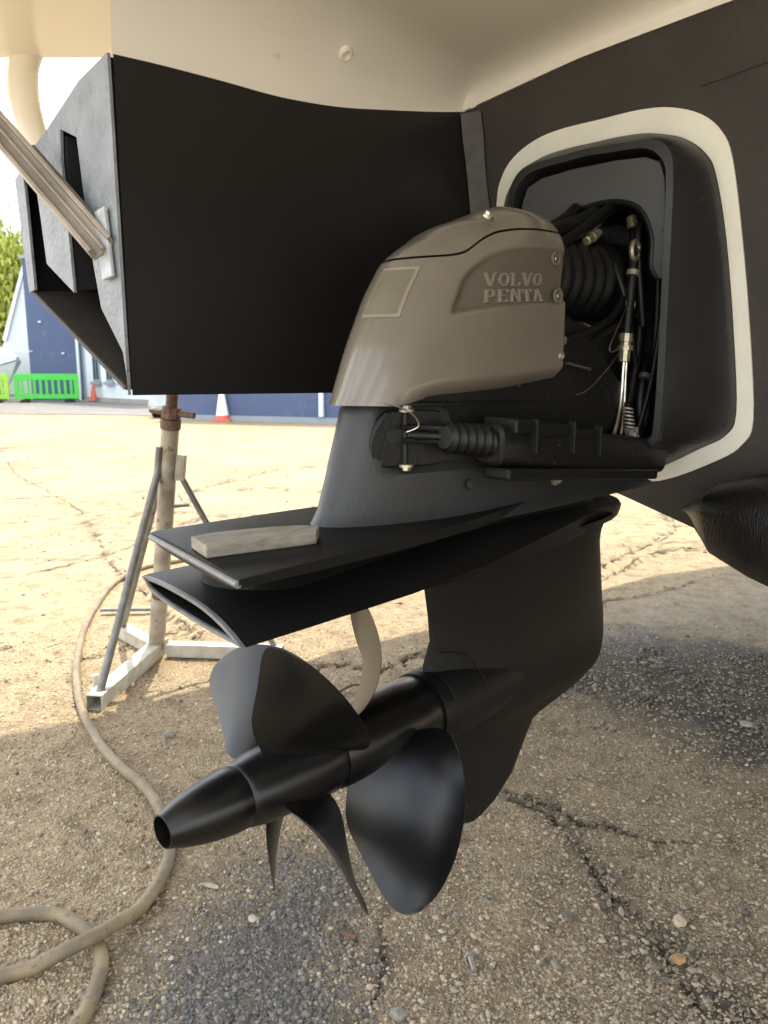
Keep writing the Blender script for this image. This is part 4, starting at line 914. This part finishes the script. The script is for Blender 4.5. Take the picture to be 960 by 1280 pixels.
for k_, (pts_, r_) in enumerate([
    ([(1.285, .72, 1.24), (1.24, .69, 1.235), (1.20, .64, 1.20), (1.19, .61, 1.15), (1.21, .60, 1.09), (1.24, .60, 1.02)], .0055),
    ([(1.285, .62, 1.26), (1.25, .607, 1.25), (1.225, .60, 1.215), (1.23, .595, 1.15), (1.245, .592, 1.08)], .006),
    ([(1.29, .66, 1.10), (1.25, .62, 1.075), (1.19, .605, 1.08), (1.13, .61, 1.06), (1.07, .615, 1.02)], .0065),
    ([(1.285, .75, 1.26), (1.2, .70, 1.272), (1.13, .675, 1.245), (1.06, .67, 1.215)], .009),
    ([(1.285, .60, 1.03), (1.25, .588, 1.0), (1.235, .585, .95), (1.245, .585, .90)], .007),
    ([(1.28, .575, 1.16), (1.27, .572, 1.10), (1.255, .575, 1.0), (1.235, .58, .93), (1.22, .585, .895)], .005)]): hose('cable' if r_ < .006 else 'hydraulic_hose', pts_, r_, M['rubber'])
for uu in (.992, 1.275):
    drive.part('bellows_clamp', tube([(uu, VD-.004+.0655*sin(a), 1.147+.0655*cos(a)) for a in np.linspace(0, 2*pi, 30)], .003, 6), M['steel'], smooth=40)
for (a_, b_) in (((1.264, .605, 1.10), (1.262, .605, 1.093)), ((1.214, .599, 1.165), (1.212, .599, 1.157)), ((1.246, .583, 1.0), (1.243, .583, .993))): drive.part('cable_tie', tube([a_, b_], .0105, 10), M['bolt'] if a_[0] < 1.22 else M['plate'], smooth=40)
# spring-wrapped hose end
sp = [(1.176+.018*t+.0072*cos(t*2*pi*6.5)*1.0, .578+.0072*sin(t*2*pi*6.5), .950-.040*t) for t in np.linspace(0, 1, 130)]
drive.part('spring_guard', tube(sp, .0018, 6), M['bolt'], smooth=60)
drive.part('hose_core', cyl((1.176, .578, .955), (1.194, .578, .908), .0052), M['rubber'], smooth=40)
fitting((1.192, .577, .915), (1.196, .577, .885), .0120, 'pipe_nut', 'bolt')
hexbolt((1.178, .566, .905), (0, -1, .1), .006, .006, 'pipe_bolt', M['bolt'], None)
hose('thin_wire', [(1.215, .60, 1.13), (1.17, .598, 1.075), (1.145, .597, 1.045), (1.150, .597, 1.035), (1.19, .600, 1.044)], .0011, M['steel'], None, 6)
hose('thin_wire', [(1.19, .599, 1.042), (1.13, .595, 1.005), (1.07, .60, .972), (1.02, .612, .972)], .0011, M['steel'], None, 6)
drive.part('grease_pin', cyl((1.02, .60, 1.016), (1.09, .60, 1.008), .0025), M['steel'], smooth=40)

# ================================================================== wooden batten on the plate
wb = Thing('wooden_batten', (.48, .66, .8205), 'short weathered grey wooden batten lying on the black upper plate', 'wood offcut')
wo = wb.part('batten', prism([(.432, .692, .8195), (.417, .641, .8195), (.470, .628, .8195), (.537, .612, .8195), (.566, .640, .8195), (.545, .661, .8195), (.510, .678, .8195), (.465, .693, .8195)], (0, 0, .013)), M['wood'], bevel=.0015)

# ================================================================== the stand
class WThing:
    def __init__(s, name, base, label, cat_, group=None, rz=0):
        s.b = np.array(base, float); s.o = empty(name, base, 0); tag(s.o, label, cat_, group)
    def part(s, name, vf, m, parent=None, **k):
        return mk(name, np.array([tuple(p) for p in vf[0]], float)-s.b, vf[1], m, parent or s.o, **k)
SB = np.array([-.821, 2.64, 0])
stand = WThing('boat_stand', SB, 'steel boat stand with leaning pole, rusty screw and white three-armed foot', 'boat stand')
PT = np.array([-.690, 2.50, .855]); PD = (PT-SB)/np.linalg.norm(PT-SB)
stand.part('pole', tube([SB+[0, 0, .03], SB+(PT-SB)*.5, PT], .0285, 20), M['stand'], smooth=40)
stand.part('pole_collar', tube([SB+(PT-SB)*.27, SB+(PT-SB)*.275, SB+(PT-SB)*.345, SB+(PT-SB)*.35], [.029, .0305, .0305, .029], 20), M['rust'], smooth=40)
stand.part('pole_cap', tube([PT-PD*.03, PT-PD*.028, PT+PD*.004, PT+PD*.005], [.029, .033, .033, .025], 20), M['rust'], smooth=40)
thr, rr_ = [], []
for k in range(161):
    t = k/160; thr.append(PT+PD*(.0+.165*t)); rr_.append(.0185+.002*sin(t*2*pi*30))
stand.part('screw', tube(thr, rr_, 14), M['rust'], smooth=50)
nutp = PT+PD*.012
stand.part('screw_nut', tube([nutp-PD*.006, nutp-PD*.005, nutp+PD*.03, nutp+PD*.031], [.026, .031, .031, .024], 8), M['rust'], smooth=25)
hx = np.array([.93, -.33, -.10]); hx /= np.linalg.norm(hx)
hd = stand.part('turn_handle', tube([nutp+PD*.012-hx*.078, nutp+PD*.012+hx*.085], .0105, 10), M['rust'], smooth=40)
stand.part('turn_handle_plate', tube([nutp+PD*.016-hx*.078, nutp+PD*.016-hx*.03], .012, 6, flat=.6), M['stand'], hd, smooth=30)
stand.part('support_pad', tube([PT+PD*.165, PT+PD*.168, PT+PD*.18, PT+PD*.183], [.04, .055, .055, .05], 20), M['rust'], smooth=40)
def arm(name, a, b, w, h, m, hollow=True, par=None):
    a, b = np.array(a, float), np.array(b, float); d = (b-a)/np.linalg.norm(b-a); s_ = np.cross(d, [0, 0, 1]); s_ /= np.linalg.norm(s_)
    up = np.cross(s_, d)
    sec = lambda p, k, q=0: [p+s_*(x*(w/2-k))+up*(y*(h/2-k)) for x, y in ((-1, -1), (1, -1), (1, 1), (-1, 1))]
    return stand.part(name, loft([sec(a, 0), sec(b, 0), sec(b, .0045), sec(b-d*.10, .0045)]), m, par, bevel=.0012)
F1 = np.array([-.872, 2.172, .027]); F2 = np.array([-.36, 2.60, .027]); F3 = np.array([-1.03, 2.86, .027])
c0 = SB+[0, 0, .027]
arm('foot_arm', c0-(F1-c0)/np.linalg.norm(F1-c0)*.05, F1, .052, .050, M['stand_white'])
arm('foot_arm', c0+(F2-c0)*.10, F2, .047, .046, M['stand_white'])
arm('foot_arm', c0+(F3-c0)*.05, F3, .047, .046, M['stand_white'])
q = lambda t: SB+(PT-SB)*t
stand.part('brace', tube([F1+[.006, .035, .02], q(.80)+[-.028, -.02, 0], q(.90)+[-.026, -.02, .0]], .0125, 12), M['stand_dark'], smooth=40)
stand.part('brace', tube([F2+[-.03, .005, .02], q(.78)+[.045, .0, 0], q(.86)+[.040, .0, 0]], .0105, 12), M['stand_dark'], smooth=40)
stand.part('brace', tube([F3+[.03, -.04, .02], q(.78)+[-.03, .04, 0]], .0115, 12), M['stand_dark'], smooth=40)
g = Geo(); g.box(tuple(q(.815)+[.043, -.004, 0]), (.030, .028, .085), Matrix.Rotation(.12, 3, 'Y'))
stand.part('brace_lug', (g.v, g.f), M['stand'], bevel=.002)
stand.part('brace_link', tube([q(.66)+[.02, -.01, 0], q(.66)+[.080, -.005, .004]], .006, 8), M['stand_dark'], smooth=40)
stand.part('foot_bolt', tube([F1+[-.05, .10, .0], F1+[-.03, .10, .0], F1+[-.03, .10, .05]], .010, 8), M['stand_white'], smooth=40)

# ================================================================== hose on the ground
HP = [(.5, 4.3), (-.3, 4.35), (-.85, 4.2), (-1.137, 4.006), (-1.262, 3.86), (-1.303, 3.559), (-1.223, 3.064), (-1.092, 2.604), (-.968, 2.289), (-.85, 2.063), (-.708, 1.854), (-.582, 1.716), (-.514, 1.613), (-.454, 1.477), (-.445, 1.372), (-.463, 1.28), (-.502, 1.202), (-.574, 1.155), (-.646, 1.128), (-.72, 1.125), (-.785, 1.16), (-.775, 1.235), (-.715, 1.268), (-.627, 1.278), (-.565, 1.252), (-.511, 1.206), (-.483, 1.155), (-.472, 1.083), (-.476, 1.029), (-.495, .972), (-.53, .90), (-.57, .82)]
hc = cat(HP, 8); hz = np.full(len(hc), .0115)
i_cross = [i for i in range(len(hc)) if i > len(hc)*.4 and np.hypot(*(hc[i]-np.array([-.510, 1.196]))) < .10]
first = [i for i in i_cross if i < 8*18]
for i in first: hz[i] += .022*max(0, cos(np.hypot(*(hc[i]-np.array([-.508, 1.197])))/.10*pi/2))
gh = ground_h(hc[:, 0], hc[:, 1], False)
ho = mk('garden_hose', *tube(np.column_stack([hc, hz+gh]), .0128, 14), M['hose'], smooth=50)
tag(ho, 'beige rubber hose snaking and looping across the gravelly ground', 'hose')

# ================================================================== small things lying on the ground
def pebble(name, x, y, size, m, label, cat_, rz=0, seed=0, sink=.3):
    bm = bmesh.new(); bmesh.ops.create_icosphere(bm, subdivisions=2, radius=1)
    r = np.random.default_rng(seed)
    pl = [(Vector(r.normal(size=3)).normalized(), r.uniform(.62, .9)) for _ in range(9)]
    for v in bm.verts:
        for n_, d_ in pl:
            e = v.co.dot(n_)-d_
            if e > 0: v.co -= n_*e
        v.co = Vector((v.co.x*size[0], v.co.y*size[1], v.co.z*size[2]))
    me = bpy.data.meshes.new(name); bm.to_mesh(me); bm.free(); me.shade_smooth(); me.set_sharp_from_angle(angle=radians(25)); me.materials.append(m)
    o = bpy.data.objects.new(name, me); COL.objects.link(o)
    o.location = (x, y, float(ground_h(np.array([x]), np.array([y]))[0])+size[2]*(1-2*sink)); o.rotation_euler = (0, .1, rz); tag(o, label, cat_); return o
pebble('stone', .509, 1.174, (.016, .012, .010), M['stone_orange'], 'orange brown stone lying beside the dark crack near the right edge', 'stone', .3, 1)
pebble('stone', .549, 1.267, (.017, .013, .013), M['stone_tan'], 'tan wedge-shaped stone just behind the orange brown stone', 'stone', 1.2, 2)
pebble('stone', .023, 1.062, (.014, .013, .011), M['stone_grey'], 'round grey pebble at the bottom beside the thin ground crack', 'stone', .2, 3)
pebble('stone', 1.051, 2.073, (.032, .016, .008), M['stone_pale'], 'flat pale stone chip in the dark stain at far right', 'stone', -.4, 4)
pebble('stone', .655, 2.06, (.014, .011, .012), M['stone_grey'], 'dark grey stone in front of the loose gravel, near the drive leg', 'stone', .7, 5)
pebble('stone', -.60, 2.00, (.018, .014, .012), M['stone_grey'], 'grey stone right beside the hose near the sunlit ground', 'stone', .5, 8)
pebble('stone', -1.07, 1.98, (.022, .014, .011), M['stone_tan'], 'tan stone at the left shadow edge, left of the hose', 'stone', .5, 9)
pebble('stone', -.245, 1.28, (.013, .010, .006), M['stone_pale'], 'small pale chip in the blue grey stained patch', 'stone', -.6, 11)
def gz(x, y): return float(ground_h(np.array([x]), np.array([y]))[0])
wc = mk('wood_chip', *prism([(-.020, -.003, 0), (-.004, .005, 0), (.020, .002, 0), (.022, -.004, 0), (0, -.006, 0)], (0, 0, .004)), M['stone_pale'], bevel=.0008, loc=(-.346, 1.369, gz(-.346, 1.369)+.003), rot=(.05, 0, -.35)); tag(wc, 'thin pale wood chip lying beside the curved hose', 'wood chip')
rp = mk('rusty_pin', *cyl((-.0165, 0, 0), (.0165, 0, 0), .0055, 12), M['rust'], smooth=40, loc=(-.065, 1.238, gz(-.065, 1.238)+.005), rot=(0, .05, -.45)); tag(rp, 'short rusty metal pin lying left of the thin ground crack', 'pin')
bt = WThing('steel_bolt', (.152, 1.165, gz(.152, 1.165)), 'small steel hex bolt lying on the bare ground', 'bolt')
bb_ = np.array(bt.b)
bt.part('shank', tube([bb_+[.002, -.014, .005]]+[bb_+[.002-.004*t, -.014+.030*t, .005] for t in np.linspace(.05, 1, 40)], [.0042+.0006*(i % 2) for i in range(41)], 10), M['bolt'], smooth=40)
bt.part('head', tube([bb_+[-.002, .015, .006], bb_+[-.0028, .021, .006]], .0085, 6), M['bolt'])
nt_ = []
nb_ = np.array([.204, 1.329, gz(.204, 1.329)+.0035])
for h_, r_ in ((-.003, .0085), (.003, .0085), (.003, .0048), (-.003, .0048)): nt_.append([nb_+[r_*cos(a), r_*sin(a)*.95+.3*h_, h_+.35*r_*sin(a)] for a in np.linspace(0, 2*pi, 12, endpoint=False)])
nut = mk('hex_nut', *loft(nt_+[nt_[0]], (False, False)), M['bolt'], smooth=30); tag(nut, 'little round steel nut behind the steel bolt', 'nut')
tw = mk('twig', *tube(cat([(-.14, 2.3, .01), (-.1, 2.34, .014), (-.06, 2.35, .009)], 4), .004, 6), M['bark']); tag(tw, 'short dark twig on the ground beneath the upper plate', 'twig')
ts = mk('slat', *prism([(-1.20, 3.12, .012), (-.98, 3.13, .012), (-.98, 3.155, .012), (-1.20, 3.15, .012)], (0, 0, .012)), M['stand_dark'], bevel=.002); tag(ts, 'thin dark slat lying behind the boat stand inside the hose bend', 'slat')
for o in (wc,):
    pass

# ================================================================== yard buildings and things far behind
def wbox(T, name, lo, hi, m, par=None, bevel=0, R=None):
    g = Geo(); g.box(tuple((np.array(lo)+np.array(hi))/2), tuple(np.array(hi)-np.array(lo))); return T.part(name, (g.v, g.f), m, par, bevel=bevel)
# tall navy workshop on the left
T = WThing('workshop', (-13.0, 29.5, 0), 'tall navy blue workshop wall behind the green barriers', 'building')
wbox(T, 'wall', (-13.36, 29.5, 0), (-11.46, 35, 5.2), M['blue'])
wbox(T, 'roof', (-13.42, 29.4, 5.2), (-11.3, 35.2, 5.32), M['grey_frame'])
wbox(T, 'corner_trim', (-11.55, 29.40, 0), (-11.47, 29.499, 5.19), M['white_wall'])
for sx, sz in ((-12.9, 2.9), (-12.1, 1.75)): wbox(T, 'wall_fixing', (sx, 29.42, sz), (sx+.09, 29.49, sz+.06), M['white_wall'])
# pale building with narrow windows
T = WThing('office_building', (-9, 30, 0), 'pale grey white building with narrow dark windows beyond the yard', 'building')
a0, a1 = np.array([-11.44, 29.7]), np.array([-6.9, 25.0])
dv = (a1-a0)/np.linalg.norm(a1-a0); nv = np.array([-dv[1], dv[0]])
if nv[1] < 0: nv = -nv
def along(s_, dep, z): p = a0+dv*s_+nv*dep; return (p[0], p[1], z)
def wallbox(T, name, s0, s1, z0, z1, d0, d1, m, par=None):
    return T.part(name, prism([along(s0, d0, z0), along(s1, d0, z0), along(s1, d0, z1), along(s0, d0, z1)], (*(nv*(d1-d0)), 0)), m, par)
LEN = float(np.linalg.norm(a1-a0))
wl = wallbox(T, 'wall', 0, LEN, .0, 5.2, 0, 4, M['white_wall'])
wallbox(T, 'plinth', 0, LEN, 0, .16, -.10, -.004, M['concrete'])
wallbox(T, 'roof', -.2, LEN+.2, 5.2, 5.4, -.3, 4.3, M['grey_frame'])
for i, s_ in enumerate((.95, 2.05, 3.15, 4.25, 5.35)):
    f = wallbox(T, 'window', s_, s_+.55, .74, 2.7, -.05, -.003, M['grey_frame'])
    for j in range(2): wallbox(T, 'pane', s_+.07+.24*j, s_+.24+.24*j, 0.82, 2.62, -.06, -.052, M['glass'], f)
    wallbox(T, 'sill', s_-.08, s_+.63, .62, .736, -.14, -.003, M['grey_frame'], f)
# long low navy wall on the right, nearer
T = WThing('storage_container', (-3, 16.6, 0), 'long navy blue container with a white corner pipe behind the stand', 'container')
c0_, c1_ = np.array([-4.75, 17.35]), np.array([.2, 15.4]); dv = (c1_-c0_)/np.linalg.norm(c1_-c0_); nv = np.array([-dv[1], dv[0]]); a0 = c0_
L2 = float(np.linalg.norm(c1_-c0_))
wallbox(T, 'wall', 0, L2, .12, 2.5, 0, 2.4, M['blue'])
wallbox(T, 'base_rail', 0, L2, 0, .12, -.03, 2.4, M['grey_frame'])
wallbox(T, 'roof', 0, L2, 2.5, 2.6, -.03, 2.43, M['blue'])
wallbox(T, 'white_pipe', 3.70, 3.79, .14, 2.45, -.10, -.028, M['white_wall'])
# covered trailer stub beside the container
T = WThing('covered_trailer', (-5.6, 17.9, 0), 'small trailer under a grey blue cover left of the navy container', 'trailer')
T.part('cover', loft([[(-5.42, 17.8, .28), (-4.92, 17.6, .28), (-4.90, 18.9, .28), (-5.42, 19.0, .28)], [(-5.38, 17.85, .62), (-4.97, 17.7, .62), (-4.96, 18.8, .62), (-5.38, 18.9, .62)], [(-5.28, 18.0, .70), (-5.05, 17.9, .70), (-5.03, 18.7, .70), (-5.28, 18.7, .70)]]), M['tarp'], smooth=30)
T.part('chassis', prism([(-5.40, 17.8, .20), (-4.94, 17.62, .20), (-4.92, 18.9, .20), (-5.40, 19.0, .20)], (0, 0, .08)), M['grey_frame'])
for x, y in ((-5.38, 18.4), (-5.4, 18.3)): T.part('wheel', tube([(x-.06, y, .19), (x-.05, y, .19), (x+.05, y, .19), (x+.06, y, .19)], [.15, .19, .19, .15], 18), M['rubber'], smooth=30)
# white gabled shed far left, small moored-up boat in front of it
T = WThing('gabled_shed', (-16.2, 31.5, 0), 'white gabled shed between the tree and the navy workshop', 'shed')
T.part('gable_wall', prism([(-15.65, 31.6, 0), (-14.20, 31.6, 0), (-14.20, 31.6, 5.2), (-14.35, 31.6, 4.8), (-15.15, 31.6, 2.5), (-15.65, 31.6, 1.6)], (0, 1.2, 0)), M['white_wall'])
T.part('barge_board', prism([(-15.30, 31.5, 2.35), (-15.15, 31.5, 2.30), (-14.18, 31.5, 5.15), (-14.18, 31.5, 5.5)], (0, .095, 0)), M['boatwhite'])
T.part('post', prism([(-14.20, 31.3, 0), (-14.05, 31.3, 0), (-14.05, 31.3, 3.2), (-14.20, 31.3, 3.2)], (0, .14, 0)), M['white_wall'])
T = WThing('small_boat', (-15.05, 29.3, 0), 'pale small boat under a silver cover behind the lime barrier', 'boat')
T.part('hull', loft([[(-17.25, 29.0, .9), (-17.25, 30.2, .9), (-17.25, 30.0, .35), (-17.25, 29.2, .35)], [(-14.9, 28.9, 1.12), (-14.95, 30.3, 1.12), (-14.95, 30.0, .45), (-14.95, 29.2, .45)], [(-13.80, 29.4, 1.5), (-13.80, 29.8, 1.5), (-14.25, 29.65, .62), (-14.25, 29.55, .62)]]), M['boatwhite'], smooth=30)
T.part('cover', loft([[(-17.25, 29.0, .92), (-17.25, 30.2, .92), (-17.25, 29.7, 2.3), (-17.25, 29.5, 2.3)], [(-14.9, 28.9, 1.16), (-14.95, 30.3, 1.16), (-14.95, 29.7, 2.25), (-14.95, 29.5, 2.25)], [(-13.85, 29.4, 1.53), (-13.85, 29.8, 1.53), (-13.85, 29.65, 1.66), (-13.85, 29.55, 1.66)]]), M['tarp'], smooth=30)
T.part('trailer_frame', prism([(-17.05, 29.2, .16), (-12.95, 29.4, .16), (-12.95, 29.8, .16), (-17.05, 30.0, .16)], (0, 0, .12)), M['grey_frame'])
for x in (-16.4, -14.6): T.part('trailer_wheel', tube([(x, 29.0, .28), (x, 29.02, .28), (x, 29.16, .28), (x, 29.18, .28)], [.22, .28, .28, .22], 18), M['rubber'], smooth=30)
T.part('bow_rail', tube(cat([(-14.85, 29.1, 1.2), (-14.25, 29.25, 1.75), (-13.35, 29.5, 1.85), (-12.65, 29.55, 1.80), (-12.55, 29.6, 1.0)], 4), .02, 6), M['boatwhite'])
# plastic barriers: frame, bars, feet
def barrier(x0, y0, x1, y1, m, label):
    T = WThing('plastic_barrier', (x0, y0, 0), label, 'barrier', 'plastic barriers along the workshop')
    a = np.array([x0, y0]); b_ = np.array([x1, y1]); L_ = np.linalg.norm(b_-a); d = (b_-a)/L_; n = np.array([-d[1], d[0]])
    def bx(name, s0, s1, z0, z1, t=.04, par=None):
        return T.part(name, prism([(*(a+d*s0-n*t/2), z0), (*(a+d*s1-n*t/2), z0), (*(a+d*s1-n*t/2), z1), (*(a+d*s0-n*t/2), z1)], (*(n*t), 0)), m, par, bevel=.006, seg=1)
    bx('top_rail', .0, L_, .80, 1.02, .05); bx('bottom_rail', .0, L_, .14, .30, .05)
    bx('end_post', .0, .16, .301, .799, .05); bx('end_post', L_-.16, L_, .301, .799, .05)
    nb_ = int((L_-.32)/.19)
    for i in range(nb_):
        s_ = .16+(L_-.32)*(i+.5)/nb_; bx('bar', s_-.045, s_+.045, .301, .799, .03)
    for s_ in (.35, L_-.35): T.part('foot', prism([(*(a+d*(s_-.12)-n*.3), 0), (*(a+d*(s_+.12)-n*.3), 0), (*(a+d*(s_+.12)-n*.3), .08), (*(a+d*(s_+.04)-n*.05), .138), (*(a+d*(s_-.04)-n*.05), .138), (*(a+d*(s_-.12)-n*.3), .08)], (*(n*.6), 0)), M['rubber'])
    return T
barrier(-13.12, 27.6, -10.98, 28.0, M['green'], 'bright green plastic barrier in front of the navy workshop')
barrier(-15.5, 27.4, -13.26, 27.5, M['lime'], 'lime green plastic barrier at the far left by the boat')
def cone(x, y, h, label, band, col=M['cone']):
    T = WThing('traffic_cone', (x, y, 0), label, 'traffic cone', 'traffic cones in the yard')
    s_ = h/.75
    g = Geo(); g.box((x, y, .02*s_), (.40*s_, .40*s_, .04*s_)); T.part('base', (g.v, g.f), M['rubber'] if not band else col, bevel=.012*s_)
    prof = [(.041, .15), (.25, .115), (.55, .066), (.74, .034), (.75, .026)]
    T.part('cone_body', loft([[(x+r*s_*cos(a), y+r*s_*sin(a), z*s_) for a in np.linspace(0, 2*pi, 20, endpoint=False)] for z, r in prof]), col, smooth=40)
    for z0, z1 in ((.13, .66),) if band else ((.34, .46),):
        rr = lambda z: (.15+(z-.041)/(.74-.041)*(.034-.15)+.006)*s_
        T.part('reflective_band', loft([[(x+rr(z)*cos(a), y+rr(z)*sin(a), z*s_) for a in np.linspace(0, 2*pi, 20, endpoint=False)] for z in (z0, z1)]), M['cone_band'] if band else col, smooth=40)
cone(-10.70, 28.6, .68, 'plain faded orange traffic cone against the pale office building', False)
cone(-3.50, 16.75, .74, 'orange traffic cone with white band standing by the navy container', True)
# low weeds and kerb at the buildings' foot
kb = mk('kerb', *prism([(-16, 26.6, -.03), (-9.5, 28.9, -.03), (-9.5, 29.1, -.03), (-16, 26.9, -.03)], (0, 0, .10)), M['concrete']); tag(kb, kind='structure')
# willow-like tree
T = WThing('willow_tree', (-19.0, 37, 0), 'yellow green drooping tree beyond the white gabled shed', 'tree')
T.part('trunk', tube([(-19, 37, -.1), (-18.9, 37, 2.2), (-19.1, 37, 4.6), (-18.8, 37.1, 7.0)], [.38, .30, .22, .10], 12), M['bark'], smooth=40)
for k in range(9):
    a = k*.7; z = 2.8+.45*k; L_ = 2.6
    T.part('limb', tube(cat([(-18.95, 37, z), (-18.95+L_*.5*cos(a), 37+L_*.5*sin(a), z+.9), (-18.95+L_*cos(a), 37+L_*sin(a), z+1.0)], 3), np.linspace(.12, .03, 7), 7), M['bark'], smooth=40)
vs = []; fs = []
cl_ = []
for k in range(210):
    d = rng.normal(size=3); d /= np.linalg.norm(d); r = rng.uniform(.55, 1.0)
    cl_.append((-19+4.3*r*d[0], 37+3.0*r*d[1], 5.4+3.5*r*d[2]))
for c in cl_:
    for _ in range(70):
        dz_ = rng.exponential(.55); p = np.array([c[0]+rng.normal()*.30, c[1]+rng.normal()*.30, c[2]+rng.normal()*.15-dz_])
        a = rng.uniform(0, 2*pi); w = .075; l = .26; dx, dy = cos(a)*w, sin(a)*w; t = rng.normal(size=2)*.05
        k = len(vs); vs += [(p[0]-dx, p[1]-dy, p[2]), (p[0]+dx, p[1]+dy, p[2]), (p[0]+dx*.3+t[0], p[1]+dy*.3+t[1], p[2]-l), (p[0]-dx*.3+t[0], p[1]-dy*.3+t[1], p[2]-l*.9)]; fs.append((k, k+1, k+2, k+3))
me = bpy.data.meshes.new('crown'); me.from_pydata([tuple(map(float, np.array(v)-T.b)) for v in vs], [], fs); me.materials.append(M['leaf'])
o = bpy.data.objects.new('crown', me); COL.objects.link(o); o.parent = T.o

M['apron_grey'] = mat('grey_ground_sheet', (.15, .145, .135), .9, var=.25, vscale=1.2, speck=((.22, .21, .19), 6, .62))
ap_ = mk('grey_apron', [(-22, 21.5, .012), (-6.5, 19.2, .012), (-2.6, 16.9, .012), (.8, 15.2, .012), (4, 17, .012), (-4, 26, .012), (-8, 29, .012), (-22, 29, .012)], [(0, 1, 2, 3, 4, 5, 6, 7)], M['apron_grey']); tag(ap_, kind='structure')  # darker grey sheet over the ground in front of the buildings
